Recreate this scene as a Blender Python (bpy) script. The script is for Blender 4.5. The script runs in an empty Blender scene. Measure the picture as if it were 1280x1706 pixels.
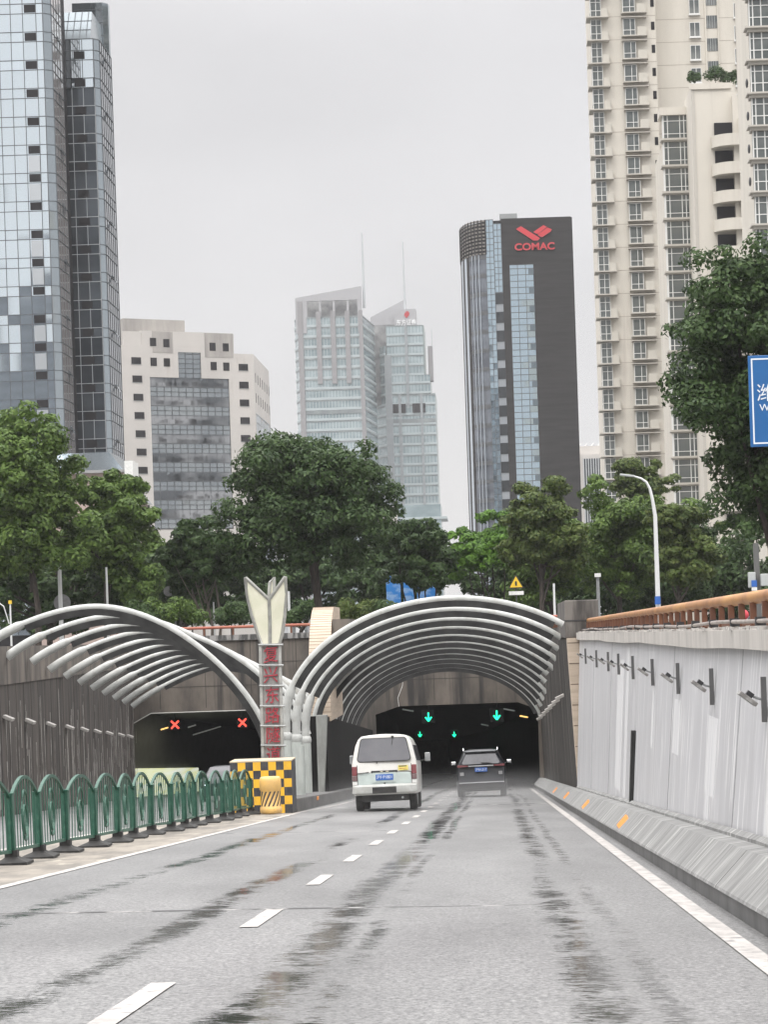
import bpy, bmesh, math, random
import numpy as np
from mathutils import Vector, Matrix
random.seed(7); RNG = np.random.default_rng(7)
R = math.radians; PI = math.pi
SC = bpy.context.scene; COL = SC.collection

# ---------------------------------------------------------------- camera
FP, PX, PY, ROLL = 4000.0, 821.0, 1056.0, R(1.9)
cr, sr = math.cos(ROLL), math.sin(ROLL)
cam = bpy.data.cameras.new('camera'); camo = bpy.data.objects.new('camera', cam); COL.objects.link(camo)
cam.sensor_fit = 'HORIZONTAL'; cam.sensor_width = 36.0; cam.lens = 36.0 * FP / 1280
cam.shift_x = -(PX - 640) / 1280; cam.shift_y = (PY - 853) / 1280
cam.clip_start = 0.5; cam.clip_end = 6000
camo.matrix_world = Matrix(((cr, sr, 0, 0), (0, 0, -1, 0), (-sr, cr, 0, 0), (0, 0, 0, 1)))
SC.camera = camo
# ---------------------------------------------------------------- world: overcast sky, sun behind cloud
SUN_EL, SUN_AZ = R(58), R(25)
wd = bpy.data.worlds.new('World'); SC.world = wd; wd.use_nodes = True
nt = wd.node_tree; nt.nodes.clear()
def wn(t, **k):
    n = nt.nodes.new(t)
    for a, b in k.items(): setattr(n, a, b)
    return n
sky = wn('ShaderNodeTexSky', sky_type='NISHITA', sun_disc=False, sun_elevation=SUN_EL, sun_rotation=SUN_AZ)
bgs = wn('ShaderNodeBackground'); bgs.inputs[1].default_value = 0.1
nt.links.new(sky.outputs[0], bgs.inputs[0])
tc = wn('ShaderNodeTexCoord'); sx = wn('ShaderNodeSeparateXYZ'); nt.links.new(tc.outputs['Generated'], sx.inputs[0])
mp = wn('ShaderNodeMapping'); mp.inputs['Scale'].default_value = (3.0, 3.0, 7.0); nt.links.new(tc.outputs['Generated'], mp.inputs[0])
nz = wn('ShaderNodeTexNoise'); nz.inputs['Scale'].default_value = 1.6; nz.inputs['Detail'].default_value = 5; nz.inputs['Roughness'].default_value = .5
nt.links.new(mp.outputs[0], nz.inputs['Vector'])
cl = wn('ShaderNodeClamp'); nt.links.new(sx.outputs[2], cl.inputs[0])
m1 = wn('ShaderNodeMapRange', interpolation_type='SMOOTHSTEP')
for i_, v_ in ((1, .22), (2, .75), (3, .665), (4, 3.6)): m1.inputs[i_].default_value = v_
nt.links.new(cl.outputs[0], m1.inputs[0])
m0 = wn('ShaderNodeMath', operation='MINIMUM'); m0.inputs[1].default_value = 3.6; nt.links.new(m1.outputs[0], m0.inputs[0])
m2 = wn('ShaderNodeMath', operation='MULTIPLY_ADD'); m2.inputs[1].default_value = .40; m2.inputs[2].default_value = .80
nt.links.new(nz.outputs[0], m2.inputs[0])
m3 = wn('ShaderNodeMath', operation='MULTIPLY'); nt.links.new(m0.outputs[0], m3.inputs[0]); nt.links.new(m2.outputs[0], m3.inputs[1])
bgc = wn('ShaderNodeBackground'); bgc.inputs[0].default_value = (.985, .97, .975, 1); nt.links.new(m3.outputs[0], bgc.inputs[1])
mx = wn('ShaderNodeMixShader'); mx.inputs[0].default_value = .94
nt.links.new(bgs.outputs[0], mx.inputs[1]); nt.links.new(bgc.outputs[0], mx.inputs[2])
wo = wn('ShaderNodeOutputWorld'); nt.links.new(mx.outputs[0], wo.inputs[0])
sun = bpy.data.lights.new('sun', 'SUN'); sun.energy = 1.2; sun.angle = R(25); sun.color = (1, .97, .92)
suno = bpy.data.objects.new('sun', sun); COL.objects.link(suno)
# sun behind the viewer, high, slightly to the left
suno.rotation_euler = (R(36), 0, R(-28))
SC.view_settings.view_transform = 'Standard'; SC.view_settings.look = 'None'
SC.view_settings.exposure = 0.1; SC.view_settings.gamma = 1
SC.cycles.max_bounces = 6; SC.cycles.diffuse_bounces = 3; SC.cycles.glossy_bounces = 3; SC.cycles.transparent_max_bounces = 8
SC.cycles.volume_bounces = 0; SC.cycles.use_denoising = True

# ---------------------------------------------------------------- measuring helpers
def ray(px, py):
    dx, dy = px - PX, py - PY
    return (dx * cr - dy * sr) / FP, (-dx * sr - dy * cr) / FP
def W(px, py, Y):
    a, b = ray(px, py); return Vector((a * Y, Y, b * Y))
RS, RC, RH = .0538, .014, 1.28
def rz(x, y):                                   # height of the road surface
    if y < -22: y = -22
    return -RH - RS * y - RC * max(-9, min(3, x))
HAZE = .00014
GZ = -.9                                        # street level beside and beyond the cutting

# ---------------------------------------------------------------- materials
MATS = {}
def mat(name, col, rough=.6, metal=0.0, col2=None, scale=(1, 1, 1), nscale=2.0, detail=4, lo=.35, hi=.65,
        bump=0.0, bscale=None, spec=.5, emit=0, col3=None, scale3=(1, 1, 1), n3=1.0, lo3=.5, hi3=.7, coat=0, rough2=None):
    if name in MATS: return MATS[name]
    m = bpy.data.materials.new(name); m.use_nodes = True; t = m.node_tree
    b = t.nodes['Principled BSDF']
    b.inputs['Base Color'].default_value = (*col, 1); b.inputs['Roughness'].default_value = rough
    b.inputs['Metallic'].default_value = metal; b.inputs['Specular IOR Level'].default_value = spec
    b.inputs['Coat Weight'].default_value = coat
    if emit:
        b.inputs['Emission Color'].default_value = (*col, 1); b.inputs['Emission Strength'].default_value = emit
    if col2 or bump or col3:
        tcn = t.nodes.new('ShaderNodeTexCoord')
        def noise(sc, ns, det=detail):
            mpn = t.nodes.new('ShaderNodeMapping'); mpn.inputs['Scale'].default_value = sc
            t.links.new(tcn.outputs['Object'], mpn.inputs[0])
            n = t.nodes.new('ShaderNodeTexNoise'); n.inputs['Scale'].default_value = ns; n.inputs['Detail'].default_value = det
            n.inputs['Roughness'].default_value = .6
            t.links.new(mpn.outputs[0], n.inputs['Vector']); return n
        last = None
        if col2:
            n = noise(scale, nscale)
            mr = t.nodes.new('ShaderNodeMapRange'); mr.inputs[1].default_value = lo; mr.inputs[2].default_value = hi
            t.links.new(n.outputs[0], mr.inputs[0])
            mxn = t.nodes.new('ShaderNodeMix'); mxn.data_type = 'RGBA'
            mxn.inputs['A'].default_value = (*col, 1); mxn.inputs['B'].default_value = (*col2, 1)
            t.links.new(mr.outputs[0], mxn.inputs['Factor']); last = mxn.outputs['Result']
            if rough2 is not None:
                mq = t.nodes.new('ShaderNodeMapRange'); mq.inputs[1].default_value = lo; mq.inputs[2].default_value = hi
                mq.inputs[3].default_value = rough; mq.inputs[4].default_value = rough2
                t.links.new(n.outputs[0], mq.inputs[0]); t.links.new(mq.outputs[0], b.inputs['Roughness'])
        if col3:
            n = noise(scale3, n3)
            mr = t.nodes.new('ShaderNodeMapRange'); mr.inputs[1].default_value = lo3; mr.inputs[2].default_value = hi3
            t.links.new(n.outputs[0], mr.inputs[0])
            mxn = t.nodes.new('ShaderNodeMix'); mxn.data_type = 'RGBA'
            if last: t.links.new(last, mxn.inputs['A'])
            else: mxn.inputs['A'].default_value = (*col, 1)
            mxn.inputs['B'].default_value = (*col3, 1)
            t.links.new(mr.outputs[0], mxn.inputs['Factor']); last = mxn.outputs['Result']
        if last:
            t.links.new(last, b.inputs['Base Color'])
            if emit: t.links.new(last, b.inputs['Emission Color'])
        if bump:
            n = noise(scale, bscale or nscale * 3)
            bp = t.nodes.new('ShaderNodeBump'); bp.inputs['Strength'].default_value = bump; bp.inputs['Distance'].default_value = .05
            t.links.new(n.outputs[0], bp.inputs['Height']); t.links.new(bp.outputs[0], b.inputs['Normal'])
    MATS[name] = m; return m

# ---------------------------------------------------------------- mesh builder
class MB:
    def __init__(s, M=None): s.v = []; s.f = []; s.M = M
    def pt(s, p):
        p = Vector(p)
        if s.M: p = s.M @ p
        s.v.append(p); return len(s.v) - 1
    def face(s, pts): s.f.append([s.pt(p) for p in pts]); return s
    def box(s, x0, x1, y0, y1, z0, z1):
        i = [s.pt((x, y, z)) for z in (z0, z1) for x, y in ((x0, y0), (x1, y0), (x1, y1), (x0, y1))]
        for q in ((0, 3, 2, 1), (4, 5, 6, 7), (0, 1, 5, 4), (1, 2, 6, 5), (2, 3, 7, 6), (3, 0, 4, 7)): s.f.append([i[k] for k in q])
        return s
    def cbox(s, c, sx, sy, sz): return s.box(c[0]-sx/2, c[0]+sx/2, c[1]-sy/2, c[1]+sy/2, c[2]-sz/2, c[2]+sz/2)
    def loft(s, rings, cap=True, closed=True):
        idx = [[s.pt(p) for p in r] for r in rings]; n = len(rings[0])
        for a, b in zip(idx, idx[1:]):
            for k in range(n if closed else n - 1):
                j = (k + 1) % n; s.f.append([a[k], a[j], b[j], b[k]])
        if cap and closed: s.f.append(idx[0][::-1]); s.f.append(idx[-1][:])
        return s
    def prism(s, poly, axis, a0, a1):                # polygon in the two other axes, extruded along axis
        def mk(p, a):
            if axis == 'y': return (p[0], a, p[1])
            if axis == 'x': return (a, p[0], p[1])
            return (p[0], p[1], a)
        return s.loft([[mk(p, a0) for p in poly], [mk(p, a1) for p in poly]])
    def tube(s, pts, r, n=10, cap=True):
        pts = [Vector(p) for p in pts]; rings = []; rr = r if isinstance(r, (list, tuple)) else [r] * len(pts)
        up = Vector((0, 0, 1))
        for i, p in enumerate(pts):
            d = (pts[min(i+1, len(pts)-1)] - pts[max(i-1, 0)]).normalized()
            u = up if abs(d.z) < .93 else Vector((0, 1, 0))
            if abs(d.z) >= .93: a = Vector((1, 0, 0)); a = (a - d * a.dot(d)).normalized()
            else: a = d.cross(up).normalized()
            b = a.cross(d).normalized()
            if i and rings:
                # keep the frame continuous
                a0 = prev; a = (a0 - d * a0.dot(d)).normalized(); b = a.cross(d).normalized()
            prev = a
            rings.append([p + (a * math.cos(2*PI*k/n) + b * math.sin(2*PI*k/n)) * rr[i] for k in range(n)])
        return s.loft(rings, cap)
    def sweep(s, pts, prof, ref=Vector((0, 1, 0))):   # profile (radial, along ref) swept along pts lying in a plane normal to ref
        pts = [Vector(p) for p in pts]; rings = []
        for i, p in enumerate(pts):
            d = (pts[min(i+1, len(pts)-1)] - pts[max(i-1, 0)]).normalized()
            n = d.cross(ref).normalized()
            if n.z < 0 and False: n = -n
            rings.append([p + n * q[0] + ref * q[1] for q in prof])
        return s.loft(rings)
    def cyl(s, c, r, h, n=16, axis='z', r2=None):
        r2 = r if r2 is None else r2; rings = []
        for rad, t in ((r, 0), (r2, h)):
            ring = []
            for k in range(n):
                ca, sa = math.cos(2*PI*k/n)*rad, math.sin(2*PI*k/n)*rad
                ring.append({'z': (c[0]+ca, c[1]+sa, c[2]+t), 'y': (c[0]+ca, c[1]+t, c[2]+sa), 'x': (c[0]+t, c[1]+ca, c[2]+sa)}[axis])
            rings.append(ring)
        return s.loft(rings)
    def ball(s, c, rx, ry, rz_, n=12, m=8):
        rings = []
        for j in range(1, m):
            th = PI*j/m
            rings.append([(c[0]+rx*math.sin(th)*math.cos(2*PI*k/n), c[1]+ry*math.sin(th)*math.sin(2*PI*k/n), c[2]-rz_*math.cos(th)) for k in range(n)])
        return s.loft(rings)
    def data(s, name, m):
        me = bpy.data.meshes.new(name); me.from_pydata([tuple(v) for v in s.v], [], s.f); me.materials.append(m)
        bm = bmesh.new(); bm.from_mesh(me); bmesh.ops.recalc_face_normals(bm, faces=bm.faces); bm.to_mesh(me); bm.free()
        return me
    def build(s, name, m, parent=None, smooth=False, bevel=0, sub=0, angle=40):
        me = s.data(name, m); o = bpy.data.objects.new(name, me); COL.objects.link(o)
        if bevel:
            bv = o.modifiers.new('b', 'BEVEL'); bv.width = bevel; bv.segments = 2; bv.limit_method = 'ANGLE'; bv.angle_limit = R(35)
        if sub:
            sb = o.modifiers.new('s', 'SUBSURF'); sb.levels = sub; sb.render_levels = sub
        if smooth: me.shade_smooth(); me.set_sharp_from_angle(angle=R(angle))
        if parent: attach(o, parent)
        return o
def wloc(p):
    v = p.location.copy()
    if p.parent: v = p.parent.matrix_world.translation + v
    return v
def attach(o, p):
    o.parent = p
    if p.type == 'EMPTY': o.matrix_parent_inverse = Matrix.Translation(-p.location)
def thing(name, label, cat, loc=(0, 0, 0), group=None):
    o = bpy.data.objects.new(name, None); COL.objects.link(o); o.location = loc; o.empty_display_size = .3
    return tag(o, label, cat, group)
def tag(o, label, cat, group=None, kind=None):
    if label: o['label'] = label
    if cat: o['category'] = cat
    if group: o['group'] = group
    if kind: o['kind'] = kind
    return o
def struct(o, label=None):
    o['kind'] = 'structure'
    if label: o['label'] = label
    return o
def copy_tree(o, parent=None):
    c = o.copy(); COL.objects.link(c)
    if parent: c.parent = parent; c.matrix_parent_inverse = o.matrix_parent_inverse.copy()
    for ch in list(o.children): copy_tree(ch, c)
    return c
def text_mesh(name, body, m, size, M, parent=None, extrude=.02, align='CENTER', sxy=(1, 1), shear=0, off=0):
    cu = bpy.data.curves.new(name, 'FONT'); cu.body = body; cu.size = size; cu.extrude = extrude; cu.align_x = align; cu.align_y = 'CENTER'; cu.shear = shear; cu.offset = off
    to = bpy.data.objects.new('tmp_text', cu); COL.objects.link(to); bpy.context.view_layer.update()
    me = bpy.data.meshes.new_from_object(to); bpy.data.objects.remove(to)
    me.materials.clear(); me.materials.append(m)
    me.transform(M @ Matrix.Diagonal((sxy[0], sxy[1], 1, 1)))
    o = bpy.data.objects.new(name, me); COL.objects.link(o)
    if parent: attach(o, parent)
    return o
FACE_CAM = Matrix(((1, 0, 0, 0), (0, 0, -1, 0), (0, 1, 0, 0), (0, 0, 0, 1)))   # text plane -> upright, facing -Y
ORD = ['first', 'second', 'third', 'fourth', 'fifth', 'sixth', 'seventh', 'eighth', 'ninth', 'tenth', 'eleventh', 'twelfth']

# ---------------------------------------------------------------- common materials
CONC = mat('stained_concrete', (.30, .28, .26), .85, col2=(.15, .14, .125), scale=(1.2, 1.2, .12), nscale=1.6, detail=6, col3=(.05, .047, .042), scale3=(2.5, 2.5, .06), n3=1.3, lo3=.52, hi3=.68, bump=.2)
DCONC = mat('sooty_concrete', (.098, .082, .07), .8, col2=(.036, .032, .029), scale=(1.6, 1.6, .1), nscale=1.8, detail=7, lo=.3, hi=.62, col3=(.24, .225, .205), scale3=(6, 6, .12), n3=1.6, lo3=.6, hi3=.74, bump=.2)
BLACKC = mat('soot_black_concrete', (.022, .021, .02), .85, col2=(.012, .012, .012), scale=(2, 2, .1), nscale=1.5, detail=6, spec=.15, col3=(.05, .048, .046), scale3=(7, 7, .1), n3=1.4, lo3=.6, hi3=.8)
HEADC = mat('headwall_concrete', (.21, .18, .152), .85, col2=(.085, .075, .065), scale=(.35, .35, .14), nscale=1.4, detail=7, lo=.35, hi=.62, col3=(.045, .042, .04), scale3=(1.4, 1.4, .07), n3=1.2, lo3=.52, hi3=.66, bump=.2)
WHITEM = mat('white_wall_sheet', (.54, .54, .555), .4, col2=(.43, .43, .44), scale=(.7, .7, .05), nscale=2.0, detail=8, lo=.25, hi=.8, col3=(.78, .78, .78), scale3=(3, 3, .05), n3=2.6, lo3=.54, hi3=.68, bump=.08)
COPE = mat('coping_concrete', (.50, .475, .44), .85, col2=(.36, .34, .315), scale=(1, 1, .3), nscale=2.2, detail=6, col3=(.62, .59, .53), scale3=(3, 3, .1), n3=2, lo3=.58, hi3=.7, bump=.15)
RIBM = mat('rib_paint', (.47, .48, .46), .55, col2=(.34, .345, .33), nscale=2.5, detail=5, lo=.4, hi=.75, col3=(.33, .32, .29), scale3=(1, 1, 1), n3=4, lo3=.55, hi3=.75)
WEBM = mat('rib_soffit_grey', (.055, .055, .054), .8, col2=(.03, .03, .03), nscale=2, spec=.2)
COLM = mat('column_paint', (.48, .51, .48), .5, col2=(.34, .36, .34), scale=(1, 1, .3), nscale=3, detail=5)
BARR = mat('kerb_wall_concrete', (.25, .25, .243), .8, col2=(.15, .15, .147), scale=(.6, 3.5, .6), nscale=1.6, detail=7, col3=(.42, .42, .40), scale3=(.5, 5, .5), n3=1.5, lo3=.54, hi3=.7, bump=.2)
DARKM = mat('dark_metal', (.045, .045, .047), .5, .3)
GREYM = mat('grey_metal', (.35, .36, .36), .45, .5, col2=(.25, .26, .26), nscale=6)
WHITEP = mat('white_paint', (.78, .78, .76), .5, col2=(.62, .62, .6), nscale=4)
BLACKR = mat('black_rubber', (.02, .02, .02), .75, col2=(.04, .038, .035), nscale=8)
TILE = mat('beige_stone_tile', (.52, .43, .34), .75, col2=(.42, .345, .27), scale=(.4, .4, 6), nscale=1.5, detail=4, bump=.25)
REDP = mat('red_paint', (.45, .035, .04), .5)
BLUEP = mat('blue_plate', (.03, .12, .42), .4)

# ---------------------------------------------------------------- road material with wet wheel tracks
def road_material():
    m = bpy.data.materials.new('wet_asphalt'); m.use_nodes = True; t = m.node_tree; L = t.links.new
    b = t.nodes['Principled BSDF']
    def N(ty, **k):
        n = t.nodes.new(ty)
        for a, v in k.items(): setattr(n, a, v)
        return n
    def math_(op, a, bb=None, c=None):
        n = N('ShaderNodeMath', operation=op)
        for i, v in enumerate((a, bb, c)):
            if v is None: continue
            if isinstance(v, (int, float)): n.inputs[i].default_value = v
            else: L(v, n.inputs[i])
        return n.outputs[0]
    tcn = N('ShaderNodeTexCoord'); sp = N('ShaderNodeSeparateXYZ'); L(tcn.outputs['Object'], sp.inputs[0])
    def noise(sc, ns, det=4, ro=.6):
        mpn = N('ShaderNodeMapping'); mpn.inputs['Scale'].default_value = sc; L(tcn.outputs['Object'], mpn.inputs[0])
        n = N('ShaderNodeTexNoise'); n.inputs['Scale'].default_value = ns; n.inputs['Detail'].default_value = det; n.inputs['Roughness'].default_value = ro
        L(mpn.outputs[0], n.inputs['Vector']); return n.outputs[0]
    X = sp.outputs[0]; Yc = sp.outputs[1]
    warp = math_('MULTIPLY_ADD', noise((.12, .05, 1), 1, 2), .45, -.22)
    Xw = math_('ADD', X, warp)
    tot = None; main = None
    for xc, w, s in ((-4.35, .20, .9), (-2.6, .19, .85), (-1.28, .21, 1.1), (-.95, .12, .75), (.55, .20, .66), (.9, .12, .5)):
        d = math_('SUBTRACT', Xw, xc + .0); d = math_('DIVIDE', d, w); d = math_('MULTIPLY', d, d)
        g = math_('POWER', 2.718, math_('MULTIPLY', d, -1.0)); g = math_('MULTIPLY', g, s)
        if xc == -1.28: main = g
        tot = g if tot is None else math_('MAXIMUM', tot, g)
    along = noise((.55, .085, 1), 1.0, 3, .5)          # where along each track the water stands
    mr = N('ShaderNodeMapRange'); mr.inputs[1].default_value = .33; mr.inputs[2].default_value = .52; L(along, mr.inputs[0])
    fine = noise((2.2, 5.0, 1), 3.6, 9, .88)            # ragged edges
    fmr = N('ShaderNodeMapRange'); fmr.inputs[1].default_value = .30; fmr.inputs[2].default_value = .70; L(fine, fmr.inputs[0])
    brk = noise((1.6, .9, 1), 1.3, 4, .65); bk = N('ShaderNodeMapRange'); bk.inputs[1].default_value = .38; bk.inputs[2].default_value = .56; bk.inputs[3].default_value = .35; L(brk, bk.inputs[0])
    tot = math_('MULTIPLY', tot, bk.outputs[0]); main = math_('MULTIPLY', main, bk.outputs[0])
    raw = math_('MULTIPLY', tot, mr.outputs[0]); raw = math_('MAXIMUM', raw, math_('MULTIPLY', main, math_('MULTIPLY_ADD', mr.outputs[0], .45, .5)))
    msk = math_('ADD', raw, math_('MULTIPLY_ADD', fmr.outputs[0], 1.7, -.92))
    wm = N('ShaderNodeMapRange'); wm.inputs[1].default_value = .26; wm.inputs[2].default_value = .58; L(msk, wm.inputs[0])
    wet = math_('MULTIPLY', wm.outputs[0], math_('MINIMUM', math_('MULTIPLY', raw, 3), 1.0))
    # asphalt colour: aggregate speckle, broad tone changes
    ag = noise((1, .7, 1), 30, 4, .8); big = noise((.5, .12, 1), 1.2, 4)
    agm = N('ShaderNodeMapRange'); agm.inputs[1].default_value = .35; agm.inputs[2].default_value = .68; L(ag, agm.inputs[0])
    c1 = N('ShaderNodeMix'); c1.data_type = 'RGBA'; c1.inputs['A'].default_value = (.055, .055, .055, 1); c1.inputs['B'].default_value = (.27, .267, .262, 1); L(agm.outputs[0], c1.inputs['Factor'])
    c2 = N('ShaderNodeMix'); c2.data_type = 'RGBA'; c2.blend_type = 'MULTIPLY'; c2.inputs['Factor'].default_value = 1
    bm_ = N('ShaderNodeMapRange'); bm_.inputs[1].default_value = .3; bm_.inputs[2].default_value = .7; bm_.inputs[3].default_value = .68; bm_.inputs[4].default_value = 1.2; L(big, bm_.inputs[0])
    cc = N('ShaderNodeCombineColor'); [L(bm_.outputs[0], cc.inputs[i]) for i in range(3)]
    L(c1.outputs['Result'], c2.inputs['A']); L(cc.outputs[0], c2.inputs['B'])
    c3 = N('ShaderNodeMix'); c3.data_type = 'RGBA'; L(wet, c3.inputs['Factor']); L(c2.outputs['Result'], c3.inputs['A']); c3.inputs['B'].default_value = (.022, .022, .022, 1)
    L(c3.outputs['Result'], b.inputs['Base Color'])
    rr = N('ShaderNodeMapRange'); rr.inputs[3].default_value = .46; rr.inputs[4].default_value = .085; L(wet, rr.inputs[0]); L(rr.outputs[0], b.inputs['Roughness'])
    bh = N('ShaderNodeBump'); bh.inputs['Distance'].default_value = .012
    bs = N('ShaderNodeMapRange'); bs.inputs[3].default_value = .6; bs.inputs[4].default_value = .02; L(wet, bs.inputs[0]); L(bs.outputs[0], bh.inputs['Strength'])
    L(ag, bh.inputs['Height']); L(bh.outputs[0], b.inputs['Normal'])
    return m
ASPH = road_material()
LINEM = mat('road_line_paint', (.46, .435, .41), .65, col2=(.29, .275, .26), scale=(2, 1, 2), nscale=2.5, detail=7, lo=.4, hi=.7, col3=(.2, .195, .19), scale3=(1, 1, 1), n3=7, lo3=.56, hi3=.68)
GRND = mat('street_ground', (.16, .155, .15), .85, col2=(.10, .10, .095), nscale=.4, detail=6)

# ================================================================= GROUND, ROAD
def cx(y):                                       # the road bends left beyond the portal
    return -.0002 * max(0, y - 110) ** 2
g = MB()
XR, XL, XE, YE = 3.05, -15.9, -19.6, 124.2
for x0, x1, y0, y1 in ((XR, 1300, -23, YE), (-1300, XE, -23, YE), (-1300, 1300, YE, 1600), (-1300, 1300, -500, -23)):
    g.face([(x0, y0, GZ), (x1, y0, GZ), (x1, y1, GZ), (x0, y1, GZ)])
g.face([(XE, -23, GZ), (XL, -23, GZ), (XL, 75, GZ), (XE, YE, GZ)])
struct(g.build('ground', GRND))
# road strip with a subdivided length so the slope runs on into the tubes
ys = [-22, 0, 30, 60, 90, 123] + list(range(140, 321, 20))
def strip(name, xa, xb, m, lift=0, y0=None, y1=None, bend=False):
    q = MB(); yy = [y for y in ys if (y0 is None or y > y0) and (y1 is None or y < y1)]
    yy = ([y0] if y0 is not None else []) + yy + ([y1] if y1 is not None else [])
    if yy[0] > -22 and y0 is None: pass
    for a, b_ in zip(yy, yy[1:]):
        s0, s1 = (cx(a), cx(b_)) if bend else (0, 0)
        q.face([(xa+s0, a, rz(xa, a)+lift), (xb+s0, a, rz(xb, a)+lift), (xb+s1, b_, rz(xb, b_)+lift), (xa+s1, b_, rz(xa, b_)+lift)])
    return q.build(name, m)
q = MB()
for a, b_ in zip(ys, ys[1:]):
    for xa, xb in ((-40, -9), (-9, 3), (3, 8)): q.face([(xa, a, rz(xa, a)), (xb, a, rz(xb, a)), (xb, b_, rz(xb, b_)), (xa, b_, rz(xa, b_))])
struct(q.build('road', ASPH))
MEDM = mat('median_paving', (.27, .24, .20), .7, col2=(.15, .135, .115), scale=(1, .25, 1), nscale=2.2, detail=7, lo=.4, hi=.6, col3=(.42, .38, .31), scale3=(.8, .3, 1), n3=2.5, lo3=.6, hi3=.7)
struct(strip('median_strip', -8.1, -5.66, MEDM, .004, 5, 70))
# painted lines: they belong to the road
def line(name, xa, xb, y0, y1, lab=None): return struct(strip(name, xa, xb, LINEM, .008, y0, y1), lab)
line('edge_line', 1.55, 1.71, 5, 118); line('edge_line', -5.64, -5.50, 5, 68); line('edge_line', -8.30, -8.16, 8, 68)
q = MB()
pl = [(-5.57, 68), (-5.50, 71), (-5.38, 75), (-5.30, 80), (-5.28, 88), (-5.3, 118)]
for (xa, ya), (xb, yb) in zip(pl, pl[1:]):
    q.face([(xa-.07, ya, rz(xa, ya)+.008), (xa+.07, ya, rz(xa, ya)+.008), (xb+.07, yb, rz(xb, yb)+.008), (xb-.07, yb, rz(xb, yb)+.008)])
struct(q.build('edge_line', LINEM))
y = 6.0; q = MB()
dashY = [13.2 - 7, 13.2, 20.4, 27.1, 33.2, 39.7, 45.9, 52.7, 59.2, 65.6, 72, 78.5, 85, 91.5, 98, 104.5, 111]
for yc in dashY:
    q.face([(-2.11, yc-1.15, rz(-2.1, yc-1.15)+.008), (-1.96, yc-1.15, rz(-1.95, yc-1.15)+.008), (-1.96, yc+1.15, rz(-1.95, yc+1.15)+.008), (-2.11, yc+1.15, rz(-2.1, yc+1.15)+.008)])
struct(q.build('lane_dashes', LINEM))
# pale joints and a steel expansion joint across the carriageway
JM = mat('joint_filler', (.045, .045, .045), .6, col2=(.33, .32, .31), scale=(1.1, 1, 1), nscale=2.2, detail=5, lo=.5, hi=.62)
q = MB()
for yc, w, xa, xb in ((21.7, .045, -5.5, 1.52), (74.3, .11, -5.2, 1.52), (47.0, .03, -5.5, -2.2)):
    xs = np.linspace(xa, xb, 30); off = np.cumsum(RNG.normal(0, .012, 30))
    for i in range(29):
        q.face([(xs[i], yc-w+off[i], rz(xs[i], yc)+.006), (xs[i+1], yc-w+off[i+1], rz(xs[i+1], yc)+.006), (xs[i+1], yc+w+off[i+1], rz(xs[i+1], yc)+.006), (xs[i], yc+w+off[i], rz(xs[i], yc)+.006)])
struct(q.build('road_joints', JM))

# ================================================================= RIGHT WALL, BARRIER KERB
t = thing('kerb_wall', 'low sloping concrete kerb wall along the foot of the white wall', 'kerb', (2.1, 40, rz(2.1, 40)))
def kerb_ring(y):
    z = rz(2, y); k = min(1, max(0, (y-105)/15))
    return [(1.90, y, z-.2), (1.90, y, z+.05), (1.91, y, z+.155), (1.86, y, z+.16), (1.87, y, z+.185), (2.15, y, z+.48), (2.33, y, z+.50), (2.33, y, z-.2)]
q = MB(); q.loft([kerb_ring(y) for y in (-10, 20.86)]); q.loft([kerb_ring(y) for y in (20.9, 30, 46, 62.9)]); q.loft([kerb_ring(y) for y in (62.94, 80, 100, 123)])
q.build('sloped_face', BARR, t)
q = MB()
for yc in (38.5, 54.5, 69.5, 83):                       # orange reflectors
    z = rz(2, yc); q.loft([[(1.895, yc-.8, z+.24), (1.895, yc+.2, z+.24), (2.045, yc+.2, z+.405), (2.045, yc-.8, z+.405)], [(1.925, yc-.8, z+.20), (1.925, yc+.2, z+.20), (2.09, yc+.2, z+.385), (2.09, yc-.8, z+.385)]])
    o = q.build('reflector', mat('orange_reflector', (.75, .27, .03), .4), t); q = MB()
q = MB(); q.loft([[(1.893, y, rz(2, y)-.1) , (1.915, y, rz(2, y)-.1), (1.915, y, rz(2, y)+.15), (1.893, y, rz(2, y)+.15)] for y in (5, 40, 123)])
q.build('dark_base_strip', mat('dark_kerb_foot', (.055, .055, .055), .5, col2=(.12, .12, .12), scale=(1, 1.2, 1), nscale=1.8), t)  # darker mottled strip along the foot of the kerb

t = thing('retaining_wall', 'tall pale retaining wall with concrete coping right of the road', 'wall', (2.8, 40, rz(2.8, 40)))
q = MB()
def wall_ring(y): return [(2.34, y, rz(2, y)-.3), (2.60, y, -.24), (3.0, y, -.24), (3.0, y, rz(2, y)-.3)]
q.loft([wall_ring(y) for y in np.linspace(-10, 42.78, 24)]); q.loft([wall_ring(y) for y in np.linspace(42.82, 71.9, 14)])
q.build('sheeting', WHITEM, t)
q = MB(); q.loft([[(2.37, y, rz(2, y)), (2.61, y, -.245), (2.9, y, -.245), (2.9, y, rz(2, y))] for y in (42.775, 42.825)]); q.build('joint', mat('black_gap', (.02, .02, .02), .8), t)
q = MB(); q.loft([[(2.30+(z-rz(2, 43))*.062, 42.6, z), (2.375+(z-rz(2, 43))*.062, 42.6, z), (2.42+(z-rz(2, 43))*.062, 42.9, z), (2.30+(z-rz(2, 43))*.062, 42.9, z)] for z in (rz(2, 43)+.5, -1.8)]); q.build('joint_seal', MATS['black_gap'], t)
q = MB()
for y in (15.5, 24.9, 34.2, 52.1, 61.3):
    q.loft([[(2.333, yy, rz(2, yy)-.25), (2.596, yy, -.25), (2.7, yy, -.25), (2.7, yy, rz(2, yy))] for yy in (y, y+.06)])
q.build('sheet_seams', mat('seam_grey', (.30, .30, .31), .6), t)
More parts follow.
